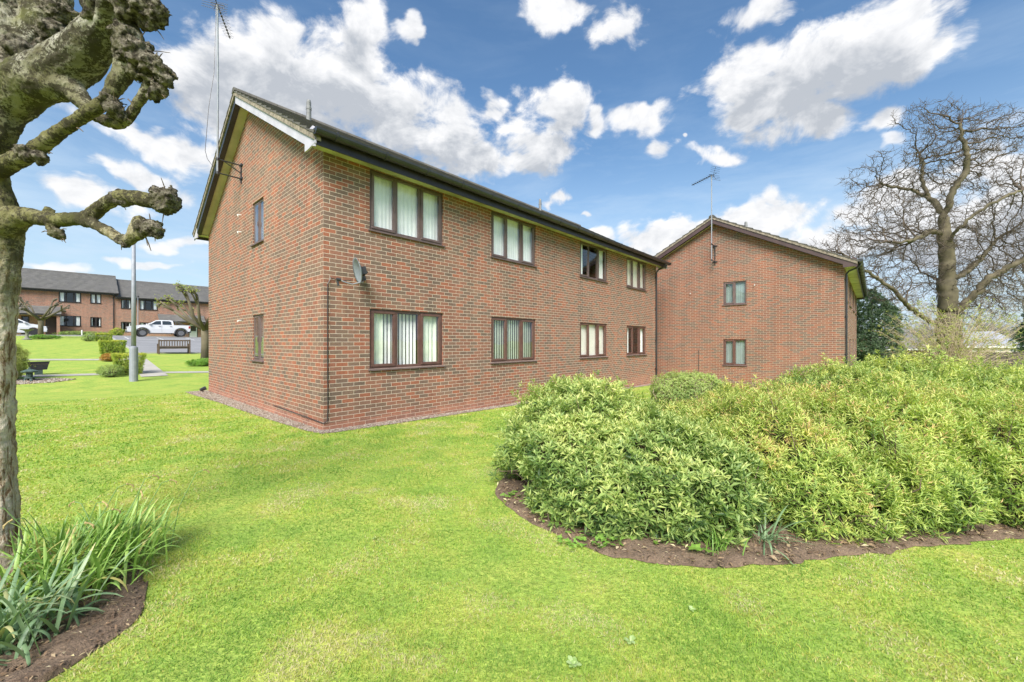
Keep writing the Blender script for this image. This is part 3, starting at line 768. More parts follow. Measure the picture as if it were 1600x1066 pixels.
    # eaves: soffit, fascia, box ends, gutter on both sides
    for sg in (0, 1):
        q = (lambda t: t) if sg == 0 else (lambda t: Wd-t)
        mb = MB(); mb.box(-VO+.03, L+VO-.03, q(-OV+.02), q(0 if sg == 0 else 0), EZ-.012, EZ); mb.build('soffit', SOFF, root)
        mb = MB(); mb.box(-VO+.03, L+VO-.03, q(-OV), q(-OV+.02), EZ-.10, EZ+.17, c=.003); mb.build('fascia', FASC, root)
        for x0_ in (-VO-.004, L+VO-.026):
            mb = MB(); mb.prism([(q(-OV-.03), EZ-.095), (q(-OV-.03), EZ+.15), (q(-OV+.06), EZ+.22), (q(.02), EZ+.18), (q(.02), EZ-.12), (q(-.10), EZ-.12)], x0_, x0_+.03, 'x')
            mb.build('box_end', (BARGE_P if end_pale and sg == 0 else barge), root)
        mb = MB(); gx0, gx1 = -VO-.02, L+VO+.10
        yc, zc_, rr = -OV-.092, EZ+.125, .086
        prof = [(q(yc+rr*math.cos(a)), zc_+rr*1.15*math.sin(a)) for a in [PI+PI*k/9 for k in range(10)]]
        inner = [(q(yc+(rr-.006)*math.cos(a)), zc_+(rr-.006)*1.15*math.sin(a)) for a in [PI+PI*k/9 for k in range(10)]][::-1]
        mb.prism(prof+inner, gx0, gx1, 'x')
        mb.prism(prof, gx0-.006, gx0, 'x'); mb.prism(prof, gx1, gx1+.006, 'x')
        gt_ = mb.build('gutter', BLACK, root)
        k = gx0+.32
        while k < gx1:
            mb = MB()
            pr = [(q(yc+(rr+.012)*math.cos(a)), zc_+(rr*1.15+.012)*math.sin(a)) for a in [PI-.15+(PI+.3)*j/11 for j in range(12)]]
            ir = [(q(yc+(rr+.001)*math.cos(a)), zc_+(rr*1.15+.001)*math.sin(a)) for a in [PI-.15+(PI+.3)*j/11 for j in range(12)]][::-1]
            mb.prism(pr+ir, k, k+.035, 'x'); k += .93
            mb.build('gutter_bracket', BLACK, gt_)
        # downpipe with swan neck
        xs_ = L-.1 if far_down else .22
        mb = MB(); y0_ = -OV-.09
        mb.tube([(xs_, q(y0_), EZ+.07), (xs_, q(y0_), EZ-.02), (xs_, q(y0_+.08), EZ-.10), (xs_, q(-.14), EZ-.20), (xs_, q(-.06), EZ-.30), (xs_, q(-.06), EZ-.5), (xs_, q(-.06), drop+.7), (xs_, q(-.06), drop+.45)], .034, 10)
        for z in (4.4, 3.0, 1.6, .35):
            mb.tube([(xs_, q(-.06), z), (xs_, q(-.06), z+.06)], .042, 10); mb.box(xs_-.06, xs_+.06, q(-.03), q(0), z+.01, z+.045)
        mb.build('downpipe', BLACK, root, smooth=False)
    # windows
    for (a, b, c, d, lights, style, up) in wins_f:
        M = Matrix.Translation((a, 0, c)); window(root, M, b-a, d-c, lights, style, frame=BROWNFAR if far else (BROWNW if up else BROWN), seed=seed+int(a*10), simple=far)
    for (a, b, c, d, lights, style, up) in wins_g:
        M = Matrix.Translation((0, b, c)) @ Matrix.Rotation(-PI/2, 4, 'Z'); window(root, M, b-a, d-c, lights, style, frame=BROWNW if up else BROWN, seed=seed+int(a*10), glass=GLASSD if style == 'frost' else (GLASSH if style == 'obscured' else GLASS), sashes=[0])
    for (t, z) in vents:
        mb = MB(); mb.tube([(.01, t, z), (-.09, t, z-.01)], .014, 8); mb.tube([(-.075, t, z-.01), (-.075, t, z-.045)], .016, 8); mb.build('overflow_pipe', WHITEPL, root)
    for (x, t, hh) in flues:
        z = ze+math.tan(pitch)*(min(t, Wd-t)+OV); flue(x, t, z, .06, hh).build('flue', FLUE, root, smooth=False)
    return root
up0, up1, lo0, lo1 = 3.75, 4.93, 1.05, 2.22
H1 = block('brick_house', 'two storey brick block with pale bargeboard and long row of brown windows nearest the camera', 0, 0, 14.6, 8.5, 0,
    [(.88, 2.66, up0, up1, 3, 'net', 1), (4.2, 6.0, up0, up1, 3, 'net', 1), (8.34, 10.16, up0, up1, 3, 'sides', 1), (11.72, 13.55, up0, up1, 3, 'cream', 1),
     (.88, 2.66, lo0, lo1, 3, 'vertical', 0), (4.2, 6.0, lo0, lo1, 3, 'vertical_closed', 0), (8.34, 10.16, lo0, lo1, 3, 'cream', 0), (11.72, 13.55, lo0, lo1, 3, 'sides', 0)],
    [(3.2, 4.02, 3.92, 4.93, 2, 'frost', 1), (3.2, 4.02, 1.14, 2.22, 2, 'frost', 1)], BR, BARGE_P, 1, True,
    vents=[(4.95, 4.86), (4.95, 4.42), (4.95, 2.13)], flues=[(1.15, 3.6, .55), (11.2, 3.9, .55)], drop=-.6)
H2 = block('brick_house', 'two storey brick block beyond with gable facing the camera and dark brown bargeboards', 16.4, -6.4, 14.6, 9.0, -.52,
    [(a, a+1.8, z0_, z1_, 3, 'net', 1) for a in (1.0, 4.4, 8.4, 11.7) for (z0_, z1_) in ((up0, up1), (lo0, lo1))],
    [(3.22, 4.12, 3.72, 4.72, 2, 'obscured', 1), (3.22, 4.12, 1.08, 2.2, 2, 'obscured', 0)], BR2, BARGE_B, 50, False, vents=[(2.9, 4.5), (5.5, 4.35)], flues=[(.8, 3.4, .4)], far_down=False, drop=-.6)
# thin conduit up the second gable
MB().tube([(-.012, 5.15, -.2), (-.012, 5.15, 1.72)], .010, 6).build('conduit', DKMET, H2)

# aerials
def aerial(label, root_loc, rz, zb, zt, boomlen, elems, br=(0, .5), zwall=0, tilt=0, heading=0, cable=True):
    t = thing('tv_aerial', label, 'tv aerial', root_loc, rz)
    MB().tube([(0, 0, zb), (.012, 0, (zb+zt)/2), (0, 0, zt)], .021, 8).build('mast', GREYM, t)
    for k, z in enumerate(br):
        mb = MB(); mb.tube([(-.04, 0, z), (.52, 0, z)], .017, 6); mb.box(.49, .52, -.10, .10, z-.02, z+.02)
        if k == 1: mb.tube([(.12, 0, z), (.50, 0, z-.2)], .014, 6); mb.box(.49, .52, -.015, .015, br[0]-.12, z+.06)
        mb.tube([(0, 0, z-.03), (0, 0, z+.03)], .035, 8)
        mb.build('bracket', DKMET, t)
    Mh = Matrix.Translation((0, 0, zt)) @ Matrix.Rotation(heading, 4, 'Z') @ Matrix.Rotation(tilt, 4, 'Y')
    mb = MB(Mh); mb.tube([(-.25, 0, 0), (boomlen, 0, 0)], .010, 6)
    for i in range(elems):
        x = -.05+(boomlen+.03)*(i+.5)/elems; l = .15-.04*i/elems
        mb.box(x-.02, x+.02, -.018, .018, -.015, .03); mb.tube([(x, -l, .022), (x, l, .022)], .0045, 5); mb.tube([(x, -l*.8, -.03), (x, 0, .0), (x, l*.8, -.03)], .004, 5)
    ring_ = [(0.0, -.14, .03), (0.0, .14, .03), (0, .14, -.03), (0, -.14, -.03), (0, -.14, .03)]; mb.tube(ring_, .007, 5)
    for j in range(4):
        for sg in (1, -1):
            z = sg*(.06+.075*j); x = -.16+.0*j-abs(z)*.25
            mb.tube([(x, -.26, z), (x, .26, z)], .005, 5)
    mb.tube([(-.08, 0, 0), (-.24, 0, .30)], .006, 5); mb.tube([(-.08, 0, 0), (-.24, 0, -.30)], .006, 5)
    mb.build('antenna', DKMET, t)
    if cable:
        mb = MB(); zz = zt-.1
        mb.tube([(-.02, .02, zt), (-.06, .04, zb+(zt-zb)*.6), (-.16, .10, zb+(zt-zb)*.38), (-.22, .14, zb+.55), (-.18, .12, zb+.35), (-.05, .03, zb+.12)], .006, 5); mb.build('cable', BLACK, t)
    return t
x, y = wxy(-.52, 4.9)
aerial('tall TV aerial on grey mast bracketed to the gable of the nearest brick block', (x, y, 0), TH, 5.75, 9.95, 1.15, 10, (5.78, 6.12), heading=R(64), tilt=R(2))
x, y = wxy(15.87, -1.95)
aerial('thin TV aerial pointing left on a mast at the gable of the farther brick block', (x, y, 0), TH, 5.1, 8.85, 1.1, 9, (5.15, 5.85), heading=R(64), tilt=R(2), cable=False)

# satellite dish near the corner
x, y = wxy(.47, -.30)
sdz = 2.86
t = thing('satellite_dish', 'grey satellite dish fixed to the brick wall near the front corner', 'satellite dish', (x, y, sdz), 0)
Mf = Matrix.Rotation(R(-52), 4, 'Z') @ Matrix.Rotation(R(12), 4, 'X')     # dish opens along -Y local
def dish():
    mb = MB(Mf); n, m = 28, 7; vs = []; fs = []
    for off in (0, .008):
        for i in range(m+1):
            r = i/m
            for k in range(n): a = 2*PI*k/n; vs.append((.20*r*math.cos(a), .065*(1-r*r)+off, .235*r*math.sin(a)))
    for b in (0, (m+1)*n):
        for i in range(m):
            for k in range(n): p = b+i*n+k; q_ = b+i*n+(k+1) % n; fs.append((p, q_, q_+n, p+n))
    b2 = (m+1)*n
    for k in range(n): p = m*n+k; q_ = m*n+(k+1) % n; fs.append((p, q_, q_+b2, p+b2))
    mb.add(vs, fs); return mb
dish().build('dish', DISH, t, smooth=True)
mb = MB(Mf); mb.box(-.05, .05, .07, .16, -.08, .06, c=.006); mb.tube([(0, .12, -.02), (-.02, .18, -.04), (-.22, .16, -.08)], .02, 8); mb.box(-.29, -.25, .10, .22, -.17, .0, c=.004)
mb.build('bracket', DKMET, t)
mb = MB(Mf); mb.tube([(0, .075, -.21), (0, -.13, -.23), (0, -.33, -.14)], .011, 6); mb.build('arm', GREYM, t)
mb = MB(Mf); mb.tube([(0, -.31, -.13), (0, -.38, -.11)], .028, 10); mb.tube([(0, -.37, -.14), (0, -.37, -.23)], .02, 8); mb.build('receiver', DKMET, t)
mb = MB(); s0 = Matrix.Rotation(TH, 4, 'Z')
def lw(s_, t_, z): v = Vector((*wxy(s_, t_), z))-Vector((x, y, sdz)); return tuple(v)
mb.tube([lw(.5, -.03, 2.72), lw(.3, -.02, 2.68), lw(.12, -.02, 2.72), lw(.07, -.02, 2.6), lw(.07, -.015, 1.5), lw(.075, -.015, .35), lw(.06, -.02, .17), lw(.0, -.02, .14), lw(-.02, .02, .15), lw(-.02, 2.5, .2)], .008, 6); mb.build('cable', BLACK, t)

# black spotlight in the gravel
x, y = wxy(-.22, 8.1)
t = thing('garden_spotlight', 'small black garden spotlight in the gravel at the far end of the gable wall', 'spotlight', (x, y, gz(x, y)), 1)
MB().tube([(0, 0, 0), (0, 0, .10)], .012, 6).build('spike', BLACK, t)
MB().tube([(-.07, 0, .10), (.07, 0, .15)], [.045, .06], 10).build('lamp_head', BLACK, t)


# ------------------------------------------------------------------ terrace at the back left
T2 = 60.0
def wf(px0, px1, z0, z1, l, st_, base): return (spx(px0, T2)-base, spx(px1, T2)-base, z0, z1, l, st_, 0)
TB = -34.0
L1 = spx(179, T2)-TB
TA = block('terraced_house', 'left terraced brick house with taller roof behind the white car', TB, T2, L1, 8.5, 2.22,
    [wf(91.6, 127, 3.78, 4.92, 3, 'sides', TB), wf(141, 158.5, 3.8, 4.9, 2, 'net', TB), wf(91.6, 127, 1.1, 2.28, 3, 'sides', TB), wf(141, 158.6, 1.1, 2.2, 2, 'sides', TB),
     wf(-60, -25, 3.78, 4.92, 3, 'sides', TB), wf(33, 46, .15, 2.1, 1, 'none', TB)], [], BR3, BARGE_B, 80, tile=TILEF, drop=-1, far=True)
TB2 = TB+L1
TC = block('terraced_house', 'right terraced brick house with lower roof behind the white pickup', TB2+.35, T2+.02, 24, 8.5, 1.82,
    [wf(189, 205.5, 3.75, 4.85, 2, 'sides', TB2+.35), wf(218, 246.5, 3.7, 4.9, 3, 'sides', TB2+.35), wf(189, 205.5, 1.0, 2.15, 2, 'sides', TB2+.35), wf(218, 246.5, 1.0, 2.15, 3, 'sides', TB2+.35)],
    [], BR3, BARGE_B, 90, tile=TILEF, drop=-1, far=True)
MB().box(-.40, -.005, .006, 8.2, -.9, 5.0).build('wall', BR3, TC, uoff=.1)
DOORB = plain('dark_brown_door', (.05, .028, .026), .5); DOORW = plain('white_door', (.62, .62, .60), .5)
def porch(root, base, px0, px1, dz, doors, pier=True):
    a, b = spx(px0, T2)-base, spx(px1, T2)-base
    mb = MB(); tiled_slope(mb, a, b, -1.35, 2.36+dz, -.02, 3.25+dz, th=.03); p = mb.build('porch_roof', TILEF, root)
    MB().box(a+.02, b-.02, -1.36, -1.30, 2.20+dz, 2.36+dz).build('fascia', FASC, p)
    MB().box(a+.02, b-.02, -1.3, -.03, 2.22+dz, 2.25+dz).build('soffit', SOFF2, p)
    if pier: MB().box(b-.35, b-.1, -1.2, -.01, -.9, 2.2+dz).build('pier', BR3, root)
    for (d0, d1_, m, w) in doors:
        x0, x1 = spx(d0, T2)-base, spx(d1_, T2)-base
        mb = MB(); ring(mb, x0-.06, x1+.06, -.02, 2.12, .07, -.05, -.004); dr = mb.build('door_frame', BROWNFAR, root)
        d = MB(); d.box(x0+.01, x1-.01, -.035, -.006, .06, 2.04)
        for k in range(5): d.box(x0+.03+(x1-x0-.06)*k/5, x0+.01+(x1-x0-.06)*(k+1)/5, -.045, -.034, .15, 1.95)
        dd = d.build('door', m, root)
        MB().box(x0+.1, x0+.16, -.09, -.04, 1.0, 1.04).build('handle', GREYM, dd)
        if w: MB().box(x0+.12, x1-.12, -.05, -.044, 1.15, 1.85).build('pane', INTER, dd)
porch(TA, TB, -60, 96, 0, [(72.5, 87.5, DOORB, False)])
porch(TC, TB2+.35, 246, 318, .0, [(296, 308, DOORW, True)], pier=False)

# ------------------------------------------------------------------ vehicles
CARW = plain('white_car_paint', (.60, .60, .62), .25, .03, 2, spec=.6); CGL = plain('car_glass', (.03, .038, .042), .08, .05, spec=.8)
RUB = plain('tyre_rubber', (.025, .025, .026), .85); RIM = plain('grey_alloy', (.20, .20, .21), .4, metal=.5); TRIM = plain('dark_grey_trim', (.085, .085, .09), .6)
HL = plain('headlight_lens', (.55, .57, .60), .15, spec=.8); TL = plain('rear_light', (.35, .03, .02), .3)
def arc(cx, cz, r, a0, a1, n=9): return [(cx+r*math.cos(R(a0+(a1-a0)*i/n)), cz+r*math.sin(R(a0+(a1-a0)*i/n))) for i in range(n+1)]
def wheel(root, x, y, r, w):
    o = -1 if y < 0 else 1; M = Matrix.Translation((x, y, r)) @ Matrix.Rotation(R(90), 4, 'X')
    mb = MB(M); mb.lathe([(r*.62, -w/2), (r*.95, -w/2), (r, -w/2+.03), (r, w/2-.03), (r*.95, w/2), (r*.62, w/2), (r*.6, 0)], 28); wh = mb.build('wheel', RUB, root)
    mb = MB(M); k = -o*w/2
    mb.lathe([(r*.12, k*.98), (r*.12, k*.6)], 12)
    mb.lathe([(r*.60, k*.92), (r*.64, k*.99), (r*.55, k*.99), (r*.54, k*.5), (r*.1, k*.5)], 28)
    for i in range(6):
        a = 2*PI*i/6; c_, s_ = math.cos(a), math.sin(a); q = r*.07
        mb.add([(r*.1*c_-q*s_, r*.1*s_+q*c_, k*.95), (r*.1*c_+q*s_, r*.1*s_-q*c_, k*.95), (r*.57*c_+q*s_, r*.57*s_-q*c_, k*.9), (r*.57*c_-q*s_, r*.57*s_+q*c_, k*.9)], [(0, 1, 2, 3)])
    mb.build('rim', RIM, wh)
def truck(s_, t_, dz):
    x, y = wxy(s_, t_); root = thing('pickup_truck', 'white double cab pickup with grey wheel arches parked on the car park', 'pickup truck', (x, y, gst(s_, t_)+dz), TH)
    hw = .93
    prof = [(0.02, .52), (0.0, .80), (.06, 1.0), (.35, 1.16), (1.0, 1.25), (1.55, 1.30), (3.78, 1.30), (5.22, 1.30), (5.26, .9), (5.24, .62), (4.98, .56)]+arc(4.42, .42, .53, 0, 180)[0:]+[(3.88, .42), (1.74, .40)]+arc(1.2, .42, .53, 0, 180)+[(.6, .5)]
    mb = MB(); mb.prism(prof, -hw, hw, 'y', taper=lambda p, q: .0 if q < 1.2 else .05)
    mb.build('body', CARW, root, bevel=.02)
    mb = MB(); mb.prism([(1.55, 1.29), (2.28, 1.80), (2.6, 1.85), (3.5, 1.85), (3.74, 1.79), (3.82, 1.29)], -hw+.04, hw-.04, 'y', taper=lambda p, q: max(0, (q-1.29)*.36))
    cb = mb.build('cab', CARW, root, bevel=.02)
    for sg in (-1, 1):
        def sp(p): return (p[0], sg*(hw-.04+.004-max(0, (p[1]-1.29)*.36)), p[1])
        for poly in ([(1.82, 1.33), (2.30, 1.71), (2.72, 1.75), (2.72, 1.33)], [(2.83, 1.33), (2.83, 1.75), (3.42, 1.75), (3.60, 1.67), (3.62, 1.33)]):
            mb = MB(); mb.add([sp(p) for p in poly], [tuple(range(len(poly)))]); mb.build('side_window', CGL, cb, fixn=False)
        mb = MB(); mb.box(1.66, 1.86, sg*(hw-.02), sg*(hw+.17), 1.33, 1.47, c=.03); mb.build('mirror', CARW, root)
        for cx in (1.2, 4.42):
            mb = MB(); o_ = arc(cx, .42, .61, -12, 192, 14); i_ = arc(cx, .42, .51, -12, 192, 14)[::-1]; mb.prism(o_+i_, sg*(hw-.02), sg*(hw+.055), 'y'); mb.build('wheel_arch', TRIM, root, bevel=.01)
            wheel(root, cx, sg*(hw-.10), .42, .27)
        mb = MB(); mb.box(.03, .42, sg*(hw-.32), sg*(hw+.003), .92, 1.06, c=.02); mb.build('headlight', HL, root)
        mb = MB(); mb.box(5.1, 5.262, sg*(hw-.14), sg*(hw+.004), .95, 1.22, c=.02); mb.build('rear_light', TL, root)
        for hx in (2.5, 3.45): mb = MB(); mb.box(hx, hx+.2, sg*(hw-.01), sg*(hw+.03), 1.14, 1.18, c=.008); mb.build('handle', TRIM, root)
        mb = MB(); mb.box(2.765, 2.775, sg*(hw-.01), sg*(hw+.002), .5, 1.29); mb.build('door_gap', TRIM, root)
        mb = MB(); mb.box(1.8, 3.85, sg*(hw-.1), sg*(hw+.06), .36, .42, c=.02); mb.build('side_step', TRIM, root)
    mb = MB(); mb.add([(1.60, -.83, 1.32), (1.60, .83, 1.32), (2.27, .66, 1.79), (2.27, -.66, 1.79)], [(0, 1, 2, 3)]); Mx = mb; Mx.v = [(a-.012, b, c+.012) for a, b, c in Mx.v]; Mx.build('windscreen', CGL, cb, fixn=False)
    mb = MB(); mb.box(-.04, .18, -.88, .88, .44, .66, c=.04); mb.build('bumper', TRIM, root)
    mb = MB(); mb.box(-.015, .05, -.5, .5, .74, .98, c=.02); mb.build('grille', BLACK, root)
    mb = MB(); mb.box(5.2, 5.34, -.85, .85, .5, .66, c=.03); mb.build('bumper', TRIM, root)
    mb = MB()
    for sg in (-1, 1): mb.tube([(3.92, sg*.78, 1.3), (4.0, sg*.74, 1.74), (4.75, sg*.82, 1.32)], .045, 8)
    mb.tube([(4.0, -.74, 1.74), (4.0, .74, 1.74)], .045, 8); mb.box(3.95, 5.15, -.75, .75, 1.29, 1.33)
    mb.build('sports_bar', TRIM, root)
truck(spx(195, 53)+.05, 53-.9, .0)
def hatch(s_, t_, dz):
    x, y = wxy(s_, t_); root = thing('parked_car', 'white hatchback parked behind the bird bath, partly hidden by the trunk', 'car', (x, y, gst(s_, t_)+dz), TH+PI); root.scale = (1.06, 1.06, 1.13)
    hw = .86
    prof = [(.04, .32), (0, .55), (.06, .74), (.45, .90), (1.05, 1.0), (3.9, 1.05), (4.12, .95), (4.15, .4), (3.75, .26)]+arc(3.35, .31, .37, 0, 180)+[(2.9, .22), (1.2, .22)]+arc(.82, .31, .37, 0, 180)
    MB().prism(prof, -hw, hw, 'y', taper=lambda p, q: .0 if q < .85 else .05).build('body', CARW, root, bevel=.03)
    cb = MB().prism([(1.0, .99), (1.75, 1.42), (2.2, 1.53), (3.1, 1.53), (3.7, 1.40), (4.02, 1.02)], -hw+.03, hw-.03, 'y', taper=lambda p, q: max(0, (q-.99)*.36)).build('cab', CARW, root, bevel=.03)
    for sg in (-1, 1):
        def sp(p): return (p[0], sg*(hw-.03+.005-max(0, (p[1]-.99)*.36)), p[1])
        for poly in ([(1.25, 1.05), (1.85, 1.38), (2.35, 1.44), (2.35, 1.05)], [(2.43, 1.05), (2.43, 1.44), (3.05, 1.44), (3.3, 1.38), (3.3, 1.05)]):
            MB().add([sp(p) for p in poly], [tuple(range(len(poly)))]).build('side_window', CGL, cb, fixn=False)
        for cx in (.82, 3.35): wheel(root, cx, sg*(hw-.09), .31, .2)
        MB().box(.05, .42, sg*(hw-.30), sg*(hw+.0), .66, .80, c=.03).build('headlight', HL, root)
        MB().box(3.95, 4.13, sg*(hw-.2), sg*(hw+.0), .72, .92, c=.03).build('rear_light', TL, root)
        MB().box(1.25, 1.42, sg*(hw-.02), sg*(hw+.15), 1.04, 1.16, c=.03).build('mirror', CARW, root)
    MB().box(-.02, .06, -.5, .5, .36, .52, c=.02).build('grille', BLACK, root)
    m = MB(); m.add([(1.06, -.76, 1.03), (1.06, .76, 1.03), (1.72, .62, 1.41), (1.72, -.62, 1.41)], [(0, 1, 2, 3)]); m.v = [(a-.014, b, c+.014) for a, b, c in m.v]; m.build('windscreen', CGL, cb, fixn=False)
hatch(spx(74.5, 54.3), 54.3, .0)

# ------------------------------------------------------------------ street furniture
x, y, z = loc(-1.34, 13.36)
t = thing('lamp_post', 'grey steel lamp post with thicker base beside the concrete path', 'lamp post', (x, y, z))
MB().lathe([(.125, -.2), (.125, 1.22), (.115, 1.28), (.075, 1.31), (.075, 1.32)], 16).build('base', GREYM, t)
MB().lathe([(.072, 1.3), (.066, 3.2), (.052, 5.5)], 14).build('pole', GREYM, t, smooth=True)
MB().box(-.127, -.10, -.05, .05, .35, .85, c=.004).build('hatch', GREYM, t)
mb = MB(); mb.lathe([(.05, 5.45), (.08, 5.5), (.11, 5.56), (.10, 5.62), (.05, 5.66)], 14); mb.build('lamp_head', DKMET, t)
x, y, z = loc(spx(215.5, 57.8), 57.8)
t = thing('lamp_post', 'thin grey lamp post in front of the right terraced house', 'lamp post', (x, y, z))
MB().lathe([(.07, -.2), (.07, 1.2), (.045, 1.25), (.035, 4.7)], 10).build('pole', GREYM, t)
MB().ball((0, 0, 4.75), (.13, .13, .10)).build('lamp_head', DKMET, t)
x, y, z = loc(spx(128, 57), 57)
t = thing('bollard', 'short white post on the verge before the left terraced house', 'post', (x, y, z)); MB().lathe([(.06, -.1), (.06, .55), (.04, .6)], 10).build('post', WHITEPL, t)
WOOD = plain('bench_wood', (.105, .07, .05), .85, .25, 8)
x, y = wxy(1.65, 26.45)
t = thing('park_bench', 'brown wooden slatted bench on the grass edge facing the car park', 'bench', (x, y, gst(1.65, 26.45)), TH)
hl = .80
for sx in (-hl, hl-.07):
    mb = MB(); mb.box(sx, sx+.07, -.30, -.23, 0, .92, c=.005); mb.build('leg', WOOD, t)
    mb = MB(); mb.box(sx, sx+.07, .22, .29, 0, .62, c=.005); mb.build('leg', WOOD, t)
    mb = MB(); mb.box(sx-.005, sx+.075, -.23, .30, .62, .66, c=.005); mb.build('armrest', WOOD, t)
mb = MB()
for k in range(6): mb.box(-hl+.07, hl-.07, -.22+k*.085, -.15+k*.085, .42, .445)
mb.box(-hl+.07, hl-.07, -.245, -.222, .34, .42); mb.box(-hl+.07, hl-.07, .285, .308, .34, .42); mb.build('seat', WOOD, t)
mb = MB(); mb.box(-hl+.07, hl-.07, -.30, -.25, .82, .90, c=.004); mb.box(-hl+.07, hl-.07, -.30, -.25, .46, .52, c=.004)
for k in range(11): u = -hl+.15+k*(2*hl-.30)/10; mb.box(u-.022, u+.022, -.287, -.263, .519, .821)
mb.build('backrest', WOOD, t)
STN = plain('mossy_stone', (.20, .20, .16), .9, .35, 12, bmp=.5); STNG = plain('green_stone', (.06, .095, .085), .8, .35, 12, bmp=.4)
x, y, z = loc(-5.14, 43.7)
t = thing('bird_bath', 'pale stone bird bath on a pedestal at the top of the lawn', 'bird bath', (x, y, z))
MB().lathe([(.28, 0), (.28, .06), (.16, .10), (.11, .2), (.09, .5), (.12, .66), (.15, .72)], 16).build('pedestal', STN, t)
MB().lathe([(.12, .70), (.36, .80), (.40, .86), (.36, .86), (.1, .80)], 20).build('basin', STN, t)
x, y, z = loc(-3.9, 14.99)
t = thing('stone_lantern', 'low green stone lantern ornament on pebbles beside the feathery shrub', 'garden ornament', (x, y, z), .4); t.scale = (.72, .72, .72)
mb = MB(); 
for k in range(4): a = PI/4+k*PI/2; mb.tube([(.20*math.cos(a), .20*math.sin(a), 0), (.12*math.cos(a), .12*math.sin(a), .16)], [.045, .035], 8)
mb.lathe([(.17, .15), (.17, .20), (.10, .23)], 12); mb.build('base', STNG, t)
MB().lathe([(.10, .22), (.12, .26), (.12, .40), (.09, .42)], 8).build('body', STNG, t)
MB().lathe([(.10, .41), (.30, .46), (.31, .50), (.18, .56), (.08, .60)], 8).build('cap', STNG, t)
MB().lathe([(.03, .59), (.06, .62), (.03, .68)], 8).build('finial', STNG, t)
x, y, z = loc(-3.75, 17.0)
t = thing('planter', 'black tapered trough planter beyond the stone lantern', 'planter', (x, y, z-.02), TH); t.scale = (.66, .66, .72)
MB().box(-.16, .16, -.12, .12, 0, .30).build('stand', STNG, t)
mb = MB(); q = [(-.42, -.17, .72), (.42, -.17, .72), (.42, .17, .72), (-.42, .17, .72)]; q2 = [(-.33, -.13, .30), (.33, -.13, .30), (.33, .13, .30), (-.33, .13, .30)]
mb.add(q+q2, [(4, 5, 1, 0), (5, 6, 2, 1), (6, 7, 3, 2), (7, 4, 0, 3), (7, 6, 5, 4)]); mb.box(-.44, .44, -.19, -.17, .69, .74); mb.box(-.44, .44, .17, .19, .69, .74); mb.box(-.44, -.42, -.17, .17, .69, .74); mb.box(.42, .44, -.17, .17, .69, .74)
mb.build('trough', DKMET, t, fixn=False)
MB().box(-.41, .41, -.16, .16, .60, .66).build('soil', SOIL, t)
pp = fill([(-5.2, 14.3), (-4.2, 14.2), (-3.3, 14.3), (-2.8, 14.9), (-3.3, 15.5), (-4.5, 15.7), (-5.3, 15.2)], 2600, True); pp[:, 2] += .012
stones('pebbles', pp, rng.uniform(.02, .05, len(pp)), 'pale pebbles around the stone lantern', 'pebbles')

# ------------------------------------------------------------------ foliage builders
def leaves_from_stems(name, P, D, per, Ll, Lw, mat, parent, spacing=.016, spread=(35, 85), tipy=.12, base_t=.35, tint_z=None, droop=.10, var=.2):
    "rosettes of paired leaves along the last centimetres of each stem tip"
    n = len(P); D = unit(D)
    ref = np.where(np.abs(D[:, 2:3]) > .9, np.array([[1., 0, 0]]), np.array([[0, 0, 1.]])); U = unit(np.cross(D, ref)); Wv = np.cross(D, U)
    k = np.arange(per); az = k*PI/2*1.0+(k//2)*.5
    phi = rng.uniform(0, 2*PI, (n, 1))+az[None]+rng.normal(0, .25, (n, per))
    fr = k/(per-1)                                  # 0 tip, 1 lower
    th = np.radians(spread[0]+(spread[1]-spread[0])*fr)[None]+rng.normal(0, .2, (n, per))
    rad = U[:, None]*np.cos(phi)[..., None]+Wv[:, None]*np.sin(phi)[..., None]
    A = D[:, None]*np.cos(th)[..., None]+rad*np.sin(th)[..., None]
    A[..., 2] += (.30-droop*fr[None])*rng.uniform(.2, 1, (n, per)); A = unit(A)
    N = D[:, None]-A*np.sum(D[:, None]*A, -1, keepdims=True); N = unit(N+rng.normal(0, .15, N.shape))
    Sd = unit(np.cross(A, N))
    B = P[:, None]-D[:, None]*(fr*per*spacing*.5)[None, :, None]
    L = Ll*rng.uniform(.7, 1.2, (n, per))*(.55+.45*np.minimum(1, fr*2.2))[None]; Wd = Lw*rng.uniform(.75, 1.2, (n, per))*(L/Ll)
    L = L[..., None]; Wd = Wd[..., None]
    v0 = B; vC1 = B+A*L*.33-N*L*.02; vC2 = B+A*L*.68-N*L*.04
    vL = B+A*L*.42+Sd*Wd*.5+N*L*.06; vR = B+A*L*.42-Sd*Wd*.5+N*L*.06
    vT = B+A*L-N*L*.10
    V = np.stack([v0, vL, vC1, vR, vC2, vT], 2).reshape(-1, 3)
    b = (np.arange(n*per)*6)[:, None]
    Q = np.concatenate([b+np.array([[0, 3, 4, 2]]), b+np.array([[0, 2, 4, 1]]), b+np.array([[1, 4, 5, 5]])[:, :4], b+np.array([[3, 5, 4, 4]])], 1)
    # triangles as degenerate quads are avoided: use two tris list
    Tn = np.concatenate([b+np.array([[0, 3, 2]]), b+np.array([[2, 3, 4]]), b+np.array([[0, 2, 1]]), b+np.array([[1, 2, 4]]), b+np.array([[1, 4, 5]]), b+np.array([[3, 5, 4]])], 1).reshape(-1, 3)
    rt = rng.normal(0, .13, (n, 1)); rt = rt+.22*np.array([mnoise.noise(Vector(p)*3.3) for p in P])[:, None]; t_ = base_t+rt+rng.normal(0, var*.4, (n, per))+tipy*(1-fr)[None]*2
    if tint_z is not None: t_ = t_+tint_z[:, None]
    return np_mesh(name, V, Tn, mat, parent, attrs={'tint': np.repeat(np.clip(t_, 0, 1).ravel(), 6)})
